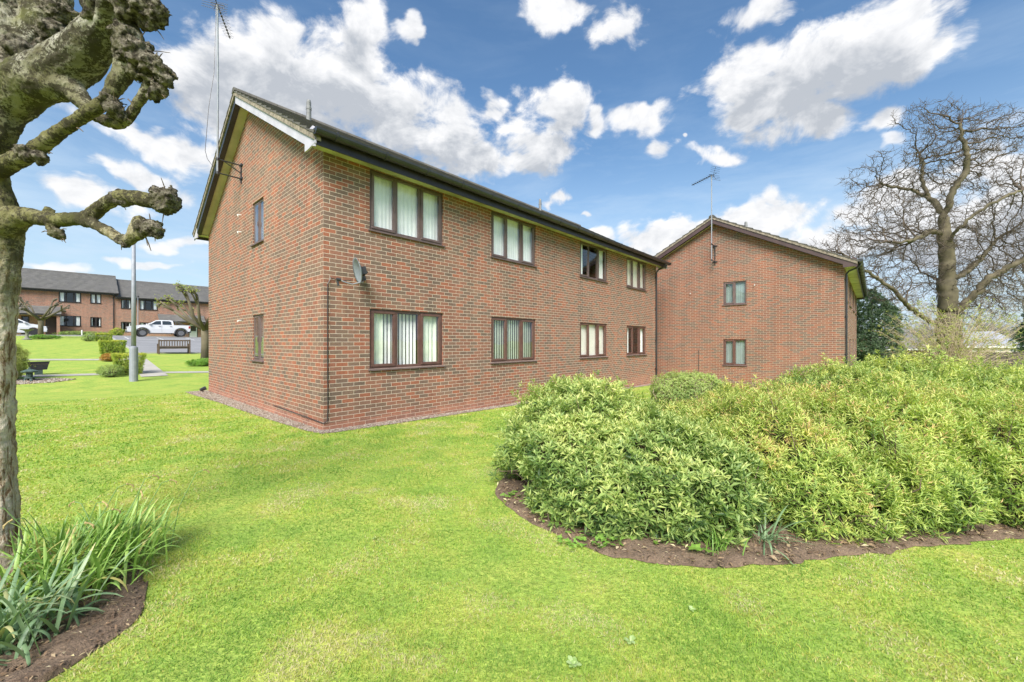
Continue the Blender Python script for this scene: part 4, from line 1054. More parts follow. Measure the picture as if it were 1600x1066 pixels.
def lump_points(lumps, dens, depth=(.72, 1.02), zmin=.05, bump_a=.15, bump_f=2.4, seed=0, under=.25):
    Ps = []; Ns = []
    for li, (c, r) in enumerate(lumps):
        c = np.array(c, float); r = np.array(r, float)
        area = 4*PI*((r[0]*r[1])**1.6/3+(r[0]*r[2])**1.6/3+(r[1]*r[2])**1.6/3)**(1/1.6)
        n = int(area*dens); d = unit(rng.normal(0, 1, (n, 3)))
        f = 1-(1-rng.uniform(0, 1, n)**.6)*0; dep = depth[0]+(depth[1]-depth[0])*rng.uniform(0, 1, n)**.45
        nz = np.array([mnoise.fractal(Vector((c+q*r)*bump_f+seed), .7, 2, 3) for q in d])
        dep = np.where(rng.uniform(0, 1, n) < .06, rng.uniform(1.0, 1.13, n), dep)
        p = c+d*r*(dep*(1+bump_a*nz*2))[:, None]; nn = unit(d/r)
        ok = (p[:, 2] > c[2]*0+zmin)
        for lj, (c2, r2) in enumerate(lumps):
            if lj != li: ok &= np.sum(((p-np.array(c2))/np.array(r2))**2, 1) > .62
        Ps.append(p[ok]); Ns.append(nn[ok])
    return np.concatenate(Ps), np.concatenate(Ns)
def shrub(name, label, cat, x, y, lumps, dens, mat, Ll, Lw, per, group=None, up=.55, stems=420, stem_mat=None, zt=.0, **kw):
    z = gz(x, y); root = thing(name, label, cat, (x, y, z), 0, group)
    lumps = [((cx-x, cy-y, cz), r) for ((cx, cy, cz), r) in lumps]
    P, N = lump_points(lumps, dens, seed=x)
    D = N*.8+np.array([0, 0, up+.25])+rng.normal(0, .33, N.shape)
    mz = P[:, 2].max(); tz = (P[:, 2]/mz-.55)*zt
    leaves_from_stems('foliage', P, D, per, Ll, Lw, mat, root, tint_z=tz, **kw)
    # woody stems: from a few points at the ground out to tips
    idx = rng.choice(len(P), min(stems, len(P)), replace=False); P0 = []; P1 = []; R0 = []; R1 = []
    cs = np.array([[c[0], c[1]] for c, r in lumps])
    for i in idx:
        tip = P[i]; j = np.argmin(np.sum((cs-tip[:2])**2, 1)); b0 = np.array([cs[j][0]+rng.normal(0, .12), cs[j][1]+rng.normal(0, .12), 0.0]); b0[:2] += (tip[:2]-b0[:2])*.25
        m1 = b0+(tip-b0)*.45+np.array([rng.normal(0, .05), rng.normal(0, .05), .10]); m2 = b0+(tip-b0)*.78+rng.normal(0, .03, 3)
        pts = [b0, m1, m2, tip]; rr = [.011, .008, .005, .0025]
        for q in range(3): P0.append(pts[q]); P1.append(pts[q+1]); R0.append(rr[q]); R1.append(rr[q+1])
    seg_mesh('stems', P0, P1, R0, R1, 5, stem_mat or TWIG, root)
    return root
sg_ = 'rounded shrubs filling the curved flower bed'
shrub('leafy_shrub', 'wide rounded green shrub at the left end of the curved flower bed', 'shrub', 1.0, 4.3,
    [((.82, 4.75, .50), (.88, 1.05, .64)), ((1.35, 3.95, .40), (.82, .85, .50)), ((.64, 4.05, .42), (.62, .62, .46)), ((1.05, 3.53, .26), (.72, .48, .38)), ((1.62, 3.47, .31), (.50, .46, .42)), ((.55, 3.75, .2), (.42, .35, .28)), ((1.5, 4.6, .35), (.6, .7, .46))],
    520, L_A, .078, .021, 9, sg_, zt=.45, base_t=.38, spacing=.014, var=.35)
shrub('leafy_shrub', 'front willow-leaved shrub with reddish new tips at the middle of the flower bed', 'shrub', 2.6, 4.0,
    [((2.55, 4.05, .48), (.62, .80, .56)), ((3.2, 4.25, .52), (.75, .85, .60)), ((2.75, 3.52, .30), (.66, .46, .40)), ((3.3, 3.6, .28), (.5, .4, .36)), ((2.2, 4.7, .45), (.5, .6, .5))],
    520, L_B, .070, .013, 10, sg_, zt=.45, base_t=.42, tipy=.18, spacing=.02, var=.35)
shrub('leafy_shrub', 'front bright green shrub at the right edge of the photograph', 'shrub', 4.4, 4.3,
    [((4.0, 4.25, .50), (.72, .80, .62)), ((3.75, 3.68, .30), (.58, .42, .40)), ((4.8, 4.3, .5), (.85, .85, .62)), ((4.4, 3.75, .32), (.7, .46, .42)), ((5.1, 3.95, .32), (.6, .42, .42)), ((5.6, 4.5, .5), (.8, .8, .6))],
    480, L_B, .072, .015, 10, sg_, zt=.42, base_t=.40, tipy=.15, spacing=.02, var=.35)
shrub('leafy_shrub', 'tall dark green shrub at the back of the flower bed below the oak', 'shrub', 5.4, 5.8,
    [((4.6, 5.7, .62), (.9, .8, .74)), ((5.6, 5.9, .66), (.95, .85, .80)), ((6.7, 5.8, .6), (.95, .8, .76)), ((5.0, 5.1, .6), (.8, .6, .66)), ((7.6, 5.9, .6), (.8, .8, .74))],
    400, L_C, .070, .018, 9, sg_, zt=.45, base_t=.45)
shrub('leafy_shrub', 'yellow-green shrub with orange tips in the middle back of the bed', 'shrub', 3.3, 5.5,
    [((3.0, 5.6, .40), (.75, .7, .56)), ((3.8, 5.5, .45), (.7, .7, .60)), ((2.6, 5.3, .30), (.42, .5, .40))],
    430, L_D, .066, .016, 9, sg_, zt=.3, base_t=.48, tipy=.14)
# clipped twiggy shrub near the second block
r_ = shrub('clipped_shrub', 'small clipped flat-topped shrub with bare twiggy sides between the two blocks', 'shrub', 4.25, 9.75,
    [((4.0, 9.7, .52), (.58, .55, .44)), ((4.6, 9.8, .52), (.60, .55, .43)), ((4.3, 9.6, .60), (.7, .52, .38))],
    1100, L_E, .034, .019, 6, None, stems=1500, stem_mat=TWIGL, zt=.7, base_t=.52, spacing=.008)

def small_bush(name, label, cat, s_, t_, w, d, h, mat, Ll, Lw, dens=500, box=True, dz=0, taper=.0, group=None, per=6, **kw):
    x, y, z = loc(s_, t_, dz); root = thing(name, label, cat, (x, y, z), TH, group)
    if box:
        n = int(dens*(2*(w+d)*h+w*d)); f = rng.uniform(0, 1, n); P = np.zeros((n, 3)); N = np.zeros((n, 3))
        at, a1, a2 = w*d, w*h, d*h; tot = at+2*a1+2*a2; u, v = rng.uniform(-.5, .5, n), rng.uniform(-.5, .5, n)
        c0 = f < at/tot; c1 = ~c0 & (f < (at+2*a1)/tot); c2 = ~c0 & ~c1; sg = rng.choice([-1, 1], n)
        P[c0] = np.stack([u[c0]*w, v[c0]*d, np.full(c0.sum(), h)], 1); N[c0] = (0, 0, 1)
        P[c1] = np.stack([u[c1]*w, sg[c1]*d/2, (v[c1]+.5)*h], 1); N[c1, 1] = sg[c1]
        P[c2] = np.stack([sg[c2]*w/2, u[c2]*d, (v[c2]+.5)*h], 1); N[c2, 0] = sg[c2]
        k = (1-taper*(1-P[:, 2:3]/h)); P[:, :2] *= k; P += rng.normal(0, .018, P.shape); P -= N*rng.uniform(0, .06, (n, 1))
        P[:, 2] = np.maximum(P[:, 2], .04)
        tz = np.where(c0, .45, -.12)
    else:
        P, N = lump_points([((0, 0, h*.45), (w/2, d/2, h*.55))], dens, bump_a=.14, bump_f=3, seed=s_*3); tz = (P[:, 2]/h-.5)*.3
    leaves_from_stems('foliage', P, N+np.array([0, 0, .4])+rng.normal(0, .3, N.shape), per, Ll, Lw, mat, root, tint_z=tz, **kw)
    P0 = []; P1 = []; R0 = []; R1 = []
    for i in rng.choice(len(P), min(70, len(P)), replace=False): P0.append([P[i][0]*.15, P[i][1]*.15, 0]); P1.append(P[i]*.95); R0.append(.012); R1.append(.004)
    seg_mesh('stems', P0, P1, R0, R1, 5, TWIG, root)
    return root
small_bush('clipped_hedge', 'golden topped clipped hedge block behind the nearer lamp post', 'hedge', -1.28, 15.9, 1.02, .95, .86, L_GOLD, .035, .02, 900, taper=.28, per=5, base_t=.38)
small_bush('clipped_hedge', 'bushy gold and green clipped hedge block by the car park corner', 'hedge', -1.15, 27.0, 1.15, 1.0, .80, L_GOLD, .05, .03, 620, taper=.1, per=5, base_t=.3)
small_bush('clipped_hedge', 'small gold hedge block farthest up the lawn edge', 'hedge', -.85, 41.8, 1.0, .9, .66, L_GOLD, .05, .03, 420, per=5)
small_bush('low_shrub', 'small dark green bush just left of the farthest gold hedge', 'shrub', -1.75, 41.3, .8, .7, .66, L_E, .05, .03, 350, box=False, per=5)
small_bush('low_shrub', 'orange leaved low plant between the two gold hedges', 'shrub', -1.5, 21.9, .75, .6, .42, L_ORG, .05, .03, 600, box=False, per=5)
small_bush('low_shrub', 'low grey green bush at the foot of the nearer gold hedge', 'shrub', -1.85, 15.2, .8, .7, .5, L_E, .05, .012, 500, box=False, per=7)
small_bush('low_shrub', 'yellow green round shrub between the two terraced houses', 'shrub', spx(183, 57.5), 57.5, 1.3, .9, .9, L_GOLD, .07, .04, 220, box=False, per=5)
small_bush('low_shrub', 'low green planting under the left terraced house windows', 'shrub', spx(115, 58.5), 58.5, 2.6, .7, .5, L_E, .07, .04, 200, box=False, per=5)
small_bush('low_shrub', 'low green planting right of the white post by the terrace', 'shrub', spx(142, 58.5), 58.5, 3.2, .7, .45, L_E, .07, .04, 200, box=False, per=5)
small_bush('low_shrub', 'leafy green clump beside the bird bath', 'shrub', -4.2, 44.9, 1.8, .6, .35, L_IVY, .13, .03, 160, box=False, per=6)
small_bush('low_shrub', 'pale green clump left of the bird bath', 'shrub', -7.0, 44.6, 1.8, .6, .40, L_IVY, .13, .03, 160, box=False, per=6)
small_bush('feathery_shrub', 'feathery olive green shrub beside the stone lantern, partly behind the trunk', 'shrub', -4.7, 15.6, 1.5, 1.3, 1.45, L_Y, .09, .012, 420, box=False, per=9)
small_bush('low_shrub', 'low leafy clump at the foot of the pollard by the gable corner', 'shrub', 1.75, 18.3, 1.3, .7, .35, L_IVY, .14, .03, 260, box=False, per=6)
small_bush('low_shrub', 'small pale bush at the corner of the nearest block by the path', 'shrub', 1.55, 14.8, .6, .5, .35, L_E, .05, .03, 400, box=False, per=5)

# ------------------------------------------------------------------ daffodil clumps and bed plants
def strap_clump(name, label, x, y, n, L, wd, lean, mat, spread=.13, group=None, flowers=0, heading=None, tint=.4, seed=1):
    r = random.Random(seed); z0 = gz(x, y); root = thing(name, label, 'plant', (x, y, z0+.01), 0, group)
    V = []; Q = []; T = []
    for i in range(n):
        a = r.uniform(0, 2*PI) if heading is None else r.gauss(heading, 1.1)
        bx, by = r.gauss(0, spread), r.gauss(0, spread*.8); l = L*r.uniform(.65, 1.12); ln = r.uniform(*lean); bend = r.choice([r.uniform(.1, .6), r.uniform(.2, .9), r.uniform(.9, 1.9)])
        w = wd*r.uniform(.7, 1.15); m = 9; b = len(V); th = ln; p = Vector((bx, by, -.01)); tw = r.uniform(-.5, .5); ti = min(1, max(0, r.gauss(tint, .16)))
        dead = r.random() < .05
        for k in range(m+1):
            f = k/m; th_ = ln+bend*f*f*1.5
            d = Vector((math.cos(a)*math.sin(th_), math.sin(a)*math.sin(th_), math.cos(th_)))
            if k: p = p+d*(l/m)
            if p.z < .012: p.z = .012
            sd = Vector((-math.sin(a+tw*f), math.cos(a+tw*f), 0)); nn = sd.cross(d).normalized()
            ww = w*min(1, (1-f)*3.5+.05)**.7*(.75+.25*min(1, f*4))/2
            V += [tuple(p-sd*ww+nn*ww*.35), tuple(p), tuple(p+sd*ww+nn*ww*.35)]
            if k:
                q = b+3*(k-1); Q += [(q, q+1, q+4, q+3), (q+1, q+2, q+5, q+4)]; tt = .97 if (dead and f > .3) else (ti+(.25 if f > .93 else 0)); T += [tt, tt]
    np_mesh('leaves', np.array(V), np.array(Q), mat, root, {'tint': T}, smooth=True)
    for i in range(flowers):
        a = r.uniform(0, 2*PI) if heading is None else r.gauss(heading, .6); h = L*r.uniform(1.0, 1.25); q = Vector((r.gauss(0, spread), r.gauss(0, spread*.7), 0))
        e = q+Vector((math.cos(a)*.16, math.sin(a)*.16, h)); m = q+Vector((math.cos(a)*.05, math.sin(a)*.05, h*.55)); g = e+Vector((math.cos(a)*.05, math.sin(a)*.05, .01))
        mb = MB(); mb.tube([q, m, e, g], [.0035, .003, .0028, .003], 6); st_ = mb.build('flower_stalk', L_DAFS, root)
        mb = MB(); mb.ball(g, (.006, .006, .008), 6, 5); mb.tube([g, g+Vector((math.cos(a)*.018, math.sin(a)*.018, -.006)), g+Vector((math.cos(a)*.034, math.sin(a)*.034, -.022)), g+Vector((math.cos(a)*.036, math.sin(a)*.036, -.04))], [.005, .0035, .006, .002], 6); mb.build('withered_flower', PETAL, st_)
    return root
L_DAFS = plain('flower_stalk', (.17, .28, .08), .6)
L_BLUE = leafmat('blue_green_leaf', [(0, (.12, .20, .11)), (.6, (.23, .34, .18)), (.9, (.34, .42, .24)), (1, (.5, .44, .2))], .4, .25)
dg = 'daffodil clumps under the pollarded tree'
strap_clump('daffodil_clump', 'tall upright daffodil clump with withered flowers at the right of the small bed', -2.80, 2.84, 150, .44, .014, (.02, .5), L_DAF, .14, dg, 5, heading=.6, tint=.42, seed=3)
strap_clump('daffodil_clump', 'daffodil clump with withered heads just right of the thick trunk', -2.98, 2.70, 150, .42, .014, (.02, .6), L_DAF, .14, dg, 4, tint=.45, seed=4)
strap_clump('daffodil_clump', 'arching daffodil clump in the middle of the small bed', -2.70, 2.50, 130, .42, .015, (.10, .8), L_DAF, .12, dg, 2, heading=.3, tint=.5, seed=5)
strap_clump('daffodil_clump', 'broad drooping blue-green leaf clump at the bottom left corner', -2.58, 2.08, 100, .42, .021, (.2, 1.0), L_BLUE, .11, dg, 0, tint=.55, seed=6)
strap_clump('daffodil_clump', 'leaf clump against the left edge of the photograph', -2.92, 2.32, 130, .42, .018, (.05, .9), L_DAF, .14, dg, 0, tint=.45, seed=7)
strap_clump('strap_leaf_clump', 'blue-green strap leaved clump between the two front shrubs', 1.95, 3.15, 34, .36, .013, (.35, 1.2), L_BLUE, .05, None, 0, tint=.5, seed=8)
strap_clump('strap_leaf_clump', 'fresh green grassy clump below the left shrub', 1.56, 3.02, 40, .24, .010, (.1, .7), L_IVY, .06, None, 0, tint=.3, seed=9)
def ivy(label, x, y, n, spread, size, seed):
    r = np.random.default_rng(seed); root = thing('ivy_plant', label, 'plant', (x, y, gz(x, y)+.012))
    V = []; F = []; T = []
    for i in range(n):
        c = np.array([r.normal(0, spread), r.normal(0, spread*.5), r.uniform(.01, .06)]); a0 = r.uniform(0, 6.28); sz = size*r.uniform(.6, 1.2); tl = r.normal(0, .3, 2)
        prof = [(0, .15), (.9, .6), (1.9, .95), (2.45, .55), (PI, 1.1), (2*PI-2.45, .55), (2*PI-1.9, .95), (2*PI-.9, .6)]
        b = len(V); V.append(c)
        for (a, rr) in prof:
            p = np.array([math.cos(a+a0)*rr*sz, math.sin(a+a0)*rr*sz, 0]); p[2] = p[0]*tl[0]+p[1]*tl[1]+.2*sz*rr*rr*-.3; V.append(c+p)
        for k in range(8): F.append((b, b+1+k, b+1+(k+1) % 8)); T.append(r.uniform(.2, 1))
    np_mesh('leaves', np.array(V), np.array(F), L_IVY, root, {'tint': T})
    P0 = [[0, 0, 0]]*4; P1 = [[spread*1.5, .02, .02], [-spread*1.5, .03, .02], [.05, spread, .02], [-.02, -spread, .03]]; seg_mesh('stems', P0, P1, [.003]*4, [.002]*4, 4, TWIG, root)
ivy('bright ivy leaves on bare soil at the left tip of the curved bed', .02, 4.02, 30, .07, .028, 1)
ivy('ivy leaves spilling on the bed edge below the left shrub', .68, 3.12, 60, .14, .035, 2)
ivy('ivy leaves under the front of the left shrub', .42, 3.42, 36, .09, .03, 3)
ivy('large pale ivy leaf on the soil near the strap-leaved clump', 1.36, 2.95, 3, .03, .07, 4)
# litter on the beds
def litter(name, label, poly, n, sz, z=.02):
    P = fill(poly, n, False); m = len(P); P[:, 2] += z+rng.uniform(0, .03, m)
    a = rng.uniform(0, 2*PI, m); l = sz*rng.uniform(.4, 1.6, m); w = l*rng.uniform(.15, .5, m)
    d = np.stack([np.cos(a), np.sin(a), rng.normal(0, .25, m)], 1)*l[:, None]/2; s_ = np.stack([-np.sin(a), np.cos(a), rng.normal(0, .3, m)], 1)*w[:, None]/2
    up = np.zeros((m, 3)); up[:, 2] = l*.12
    V = np.stack([P-d, P-s_+up, P+d, P+s_+up], 1).reshape(-1, 3); b = (np.arange(m)*4)[:, None]; Q = b+np.array([[0, 1, 2, 3]])
    o = np_mesh(name, V, Q, LITTER, attrs={'tint': rng.uniform(0, 1, m)}); tag(o, label, 'leaf litter', kind='stuff')
LITTER = leafmat('dead_leaf', [(0, (.09, .055, .035)), (.4, (.24, .15, .09)), (.75, (.40, .29, .18)), (.93, (.60, .50, .33)), (1, (.75, .65, .35))], .8, .1)
litter('leaf_litter', 'brown dead leaves and bark scraps on the curved flower bed', BED, 34000, .034)
litter('leaf_litter', 'dry scraps and soil crumbs under the daffodils', BED2, 6000, .022)
pp = fill(BED, 9000, False); pp[:, 2] += .02; o = stones('soil_crumbs', pp, rng.uniform(.003, .016, len(pp)), 'soil crumbs and clods on the curved flower bed', 'soil'); o.data.materials[0] = SOIL
pp = fill(BED2, 3000, False); pp[:, 2] += .02; o = stones('soil_crumbs', pp, rng.uniform(.003, .014, len(pp)), 'soil crumbs around the daffodil clumps', 'soil'); o.data.materials[0] = SOIL
# broad-leaved weeds in the lawn
L_WEED = leafmat('weed_leaf', [(0, (.28, .42, .12)), (.5, (.40, .52, .20)), (1, (.50, .60, .30))], .7, .3)
for (x, y, n_, sz, lab, sd_) in ((.62, 2.10, 20, .032, 'largest pale broad-leaved weed low in the middle of the lawn', 1), (.30, 1.95, 24, .034, 'pale weed rosette near the bottom edge of the lawn', 2), (-1.1, 3.2, 10, .02, 'small green weed in the lawn left of centre', 4), (1.05, 2.35, 12, .022, 'weed close to the front of the curved bed', 5)):
    r = random.Random(sd_); root = thing('broadleaf_weed', lab, 'weed', (x, y, gz(x, y)), 0, 'broad-leaved weeds in the lawn'); V = []; F = []; T = []
    for i in range(n_):
        a = r.uniform(0, 2*PI); l = sz*r.uniform(.5, 1.15); w = l*.32; b = len(V); e = r.uniform(.25, .9)
        for (f, ww) in ((0, .12), (.35, .7), (.7, 1), (1, .2)):
            z = .012+l*math.sin(e)*f*(1.5-.8*f)
            for sg in (-1, 1): V.append((math.cos(a)*l*f-math.sin(a)*w*ww*sg, math.sin(a)*l*f+math.cos(a)*w*ww*sg, z+.1*w*ww))
        for k in range(3): F.append((b+2*k, b+2*k+1, b+2*k+3, b+2*k+2)); T.append(r.uniform(0, 1))
    np_mesh('leaves', np.array(V), np.array(F), L_WEED, root, {'tint': T}, smooth=True)

# ------------------------------------------------------------------ pollarded plane tree in the left foreground
def PX(px, py, Y): return Vector(((px-800)/FPX*Y, Y, CH+(534-py)/FPX*Y))
pt_ = thing('pollarded_tree', 'large pollarded tree with knuckled limbs at the left edge of the photograph', 'tree', (-3.5, 2.75, 0))
OFF = Vector((-3.5, 2.75, 0))
def limb(mb, pts, n=14):
    P = [PX(a, b, Y)-OFF for (a, b, r, Y) in pts]; Rr = [r*Y/FPX for (a, b, r, Y) in pts]
    # resample smoothly
    Q = []; Rq = []
    for i in range(len(P)-1):
        p0, p1, p2, p3 = P[max(i-1, 0)], P[i], P[i+1], P[min(i+2, len(P)-1)]
        for k in range(4):
            t = k/4; Q.append(.5*((2*p1)+(-p0+p2)*t+(2*p0-5*p1+4*p2-p3)*t*t+(-p0+3*p1-3*p2+p3)*t**3)); Rq.append(Rr[i]*(1-t)+Rr[i+1]*t)
    Q.append(P[-1]); Rq.append(Rr[-1]); mb.tube(Q, Rq, n)
def remeshed(mb, name, mat, parent, vox, disp, nscale, depth=3):
    o = mb.build(name, mat, parent, smooth=True)
    m = o.modifiers.new('remesh', 'REMESH'); m.mode = 'VOXEL'; m.voxel_size = vox; m.use_smooth_shade = True
    sm = o.modifiers.new('smooth', 'SMOOTH'); sm.iterations = 3; sm.factor = .5
    for i, (st_, sc) in enumerate(zip(disp, nscale)):
        tx = bpy.data.textures.new('bark_relief', 'CLOUDS'); tx.noise_scale = sc; tx.noise_depth = depth; tx.noise_basis = 'ORIGINAL_PERLIN'
        d = o.modifiers.new('relief', 'DISPLACE'); d.texture = tx; d.strength = st_; d.mid_level = .5
    return o
mb = MB()
limb(mb, [(-18, 905, 46, 2.75), (-17, 860, 35, 2.75), (-16, 750, 28, 2.75), (-12, 620, 24, 2.75), (-12, 500, 25, 2.75), (-11, 420, 28, 2.75), (-10, 350, 34, 2.75), (-17, 290, 22, 2.75), (-20, 240, 22, 2.75), (-12, 190, 30, 2.75), (0, 130, 40, 2.8), (10, 60, 34, 2.85), (5, -60, 30, 2.9)])
limb(mb, [(-5, 165, 34, 2.78), (45, 132, 33, 2.74), (88, 112, 34, 2.7), (125, 88, 31, 2.66), (150, 58, 27, 2.6), (172, 22, 25, 2.55), (190, -30, 22, 2.5)])
limb(mb, [(15, 100, 30, 2.85), (55, 62, 27, 2.9), (72, 28, 27, 2.93), (84, -30, 22, 2.95)])
limb(mb, [(60, 128, 30, 2.7), (108, 138, 20, 2.68), (130, 160, 12, 2.66), (150, 182, 9, 2.64), (180, 194, 9, 2.6), (196, 188, 8.5, 2.58), (210, 168, 8.5, 2.56), (226, 145, 8.5, 2.54), (238, 128, 10, 2.52)])
limb(mb, [(-10, 268, 14, 2.72), (20, 253, 12, 2.66), (48, 238, 11, 2.6), (85, 212, 10, 2.56), (120, 188, 10, 2.52), (160, 162, 10.5, 2.5), (176, 142, 11, 2.5), (190, 120, 12, 2.5), (204, 100, 14, 2.5)])
limb(mb, [(-8, 362, 28, 2.75), (16, 345, 22, 2.72), (40, 338, 13, 2.7), (70, 342, 10.5, 2.66), (105, 343, 10.5, 2.62), (135, 340, 10.5, 2.6), (156, 326, 10, 2.58), (175, 312, 10.5, 2.56), (192, 307, 10.5, 2.54), (216, 310, 11, 2.52), (245, 316, 11, 2.5)])
limb(mb, [(128, 344, 10, 2.6), (150, 352, 9, 2.58), (172, 364, 8, 2.56), (194, 378, 8.5, 2.54), (210, 368, 9, 2.52), (228, 360, 10, 2.5)])
limb(mb, [(203, 374, 7, 2.53), (209, 358, 7, 2.52), (217, 346, 7, 2.52), (224, 341, 6, 2.52)])
limb(mb, [(150, 60, 16, 2.6), (160, 30, 11, 2.5), (168, -5, 11, 2.42)])
limb(mb, [(70, 340, 8, 2.66), (80, 326, 7.5, 2.66)]); limb(mb, [(80, 350, 6, 2.64), (86, 368, 7, 2.62)])
limb(mb, [(190, 118, 12, 2.5), (200, 90, 15, 2.5), (208, 60, 15, 2.52), (190, 30, 14, 2.53)])
trunk_o = remeshed(mb, 'trunk', PBARK, pt_, .010, (.034, .022, .012), (.16, .05, .018))
def fist(balls, spikes, seed, vox=.008, dsp=.05):
    r = random.Random(seed); mb = MB()
    for (a, b, rr, Y) in balls:
        c = PX(a, b, Y)-OFF; q = rr*1.22*Y/FPX
        mb.ball(c, q*.75, 12, 9)
        for k in range(16):
            v = Vector((r.gauss(0, 1), r.gauss(0, 1), r.gauss(0, 1))).normalized(); e = c+v*q*.72
            mb.ball(e, q*r.uniform(.16, .34), 7, 5)
            if r.random() < spikes: mb.tube([c+v*q*.5, e+v*q*r.uniform(.25, .55)], [q*.16, q*.06], 6)
    o = remeshed(mb, 'knuckle', KBARK, pt_, vox, (dsp*1.25, dsp*.6), (.045, .014))
    for k in range(5 if spikes > .3 else 1):
        a, b, rr, Y = r.choice(balls); c = PX(a, b, Y)-OFF; v = Vector((r.uniform(-.2, 1), r.uniform(-.6, .3), r.gauss(-.2, .7))).normalized(); q = rr*1.2*Y/FPX
        MB().tube([c+v*q*.8, c+v*q*1.15+Vector((0, 0, .004)), c+v*q*r.uniform(1.35, 1.8)], [.0035, .003, .0015], 5).build('twig', TWIG, pt_)
fist([(250, 312, 15, 2.5), (264, 314, 17, 2.49), (258, 322, 14, 2.48), (246, 302, 10, 2.5)], .5, 1)
fist([(226, 360, 12, 2.5), (237, 356, 13, 2.49), (243, 362, 10, 2.49)], .5, 2)
fist([(197, 62, 20, 2.5), (208, 78, 22, 2.5), (222, 92, 20, 2.49), (238, 104, 16, 2.48), (254, 114, 13, 2.47), (262, 128, 9, 2.47), (200, 96, 18, 2.5), (212, 112, 14, 2.5)], .5, 3)
fist([(238, 126, 11, 2.51), (248, 142, 11, 2.5), (242, 150, 9, 2.5)], .6, 4)
fist([(205, 8, 28, 2.5), (226, 14, 24, 2.5), (243, 20, 18, 2.5), (236, 34, 14, 2.5), (185, 0, 22, 2.5)], .5, 5)
fist([(172, 160, 14, 2.5), (180, 170, 13, 2.49), (186, 178, 9, 2.49)], .4, 6)
fist([(46, 240, 13, 2.58), (60, 246, 11, 2.58), (34, 236, 9, 2.59)], .2, 7, dsp=.03)
fist([(87, 364, 9, 2.62), (92, 368, 7, 2.62)], .6, 8, dsp=.03)
fist([(186, 310, 12, 2.55), (196, 313, 10, 2.54)], .1, 9, dsp=.02)
fist([(92, 20, 24, 2.92), (86, 52, 20, 2.9), (70, 68, 20, 2.9)], .3, 10)
fist([(15, 18, 24, 2.85), (-5, 30, 22, 2.85)], .4, 11)
fist([(0, 110, 26, 2.74), (30, 80, 22, 2.78)], .1, 12, dsp=.03)
fist([(150, 20, 18, 2.5), (135, 40, 13, 2.56)], .1, 13, dsp=.03)
fist([(190, 375, 9, 2.53), (197, 381, 8, 2.53)], .2, 14, dsp=.02)
mb = MB()
for (a, b, c, d, Y) in ((228, 372, 236, 392, 2.5), (95, 360, 104, 358, 2.6), (75, 362, 65, 363, 2.6), (200, 155, 208, 166, 2.5), (120, 200, 130, 206, 2.5), (196, 118, 217, 130, 2.5), (268, 117, 274, 118, 2.47), (24, 238, 15, 236, 2.58), (76, 240, 82, 240, 2.56)):
    p, q = PX(a, b, Y)-OFF, PX(c, d, Y)-OFF; mb = MB(); mb.tube([p, (p+q)/2+Vector((0, 0, .006)), q], [.004, .0035, .002], 6); mb.build('twig', TWIG, pt_)

# smaller pollards in the distance
def pollard(label, s_, t_, H, tr, seed, spread, leaf):
    x, y, z = loc(s_, t_); root = thing('pollarded_tree', label, 'tree', (x, y, z)); r = random.Random(seed); mb = MB(); P = []; N = []
    fk = H*.52; mb.tube([(0, 0, -.1), (.02, 0, fk*.5), (0, .02, fk)], [tr*1.15, tr*.95, tr*1.0], 12)
    for i in range(10):
        a = i*2*PI/10+r.uniform(-.3, .3); l = spread*r.uniform(.6, 1); h = H-fk; zz = fk-r.uniform(0, .25)*H*.5
        e = Vector((math.cos(a)*l, math.sin(a)*l*.8, zz+h*r.uniform(.35, 1.0))); m = Vector((math.cos(a)*l*.55, math.sin(a)*l*.5, zz+h*.25))
        mb.tube([(0, 0, zz-.1), m, e], [tr*.6, tr*.42, tr*.30], 8)
        for j in range(3):
            b = a+r.uniform(-.9, .9); e2 = e+Vector((math.cos(b), math.sin(b), r.uniform(.1, 1.1)))*l*.28; mb.tube([e-(e-m)*.2*j, e2], [tr*.28, tr*.2], 6)
            kn = MB(); kn.ball(e2, tr*r.uniform(.36, .6), 7, 5)
            for k in range(6): v = Vector((r.gauss(0, 1), r.gauss(0, 1), r.gauss(0, 1))).normalized(); kn.ball(e2+v*tr*.4, tr*.22, 5, 4)
            kn.build('knuckle', OAKB, root)
            for k in range(leaf): P.append(list(e2+Vector((r.gauss(0, tr*.5), r.gauss(0, tr*.5), r.gauss(tr*.2, tr*.5))))); N.append([r.gauss(0, 1), r.gauss(0, 1), 1])
    mb.build('trunk', OAKM, root, smooth=True)
    if P: leaves_from_stems('foliage', np.array(P), np.array(N), 5, .06, .04, L_Y, root)
pollard('pale pollarded tree with green buds by the gable corner of the nearest block', 1.87, 19.0, 4.0, .18, 4, 1.6, 22)
pollard('small pollarded tree with dark knuckles behind the bird bath', -4.5, 46.5, 3.5, .17, 6, 1.7, 0)

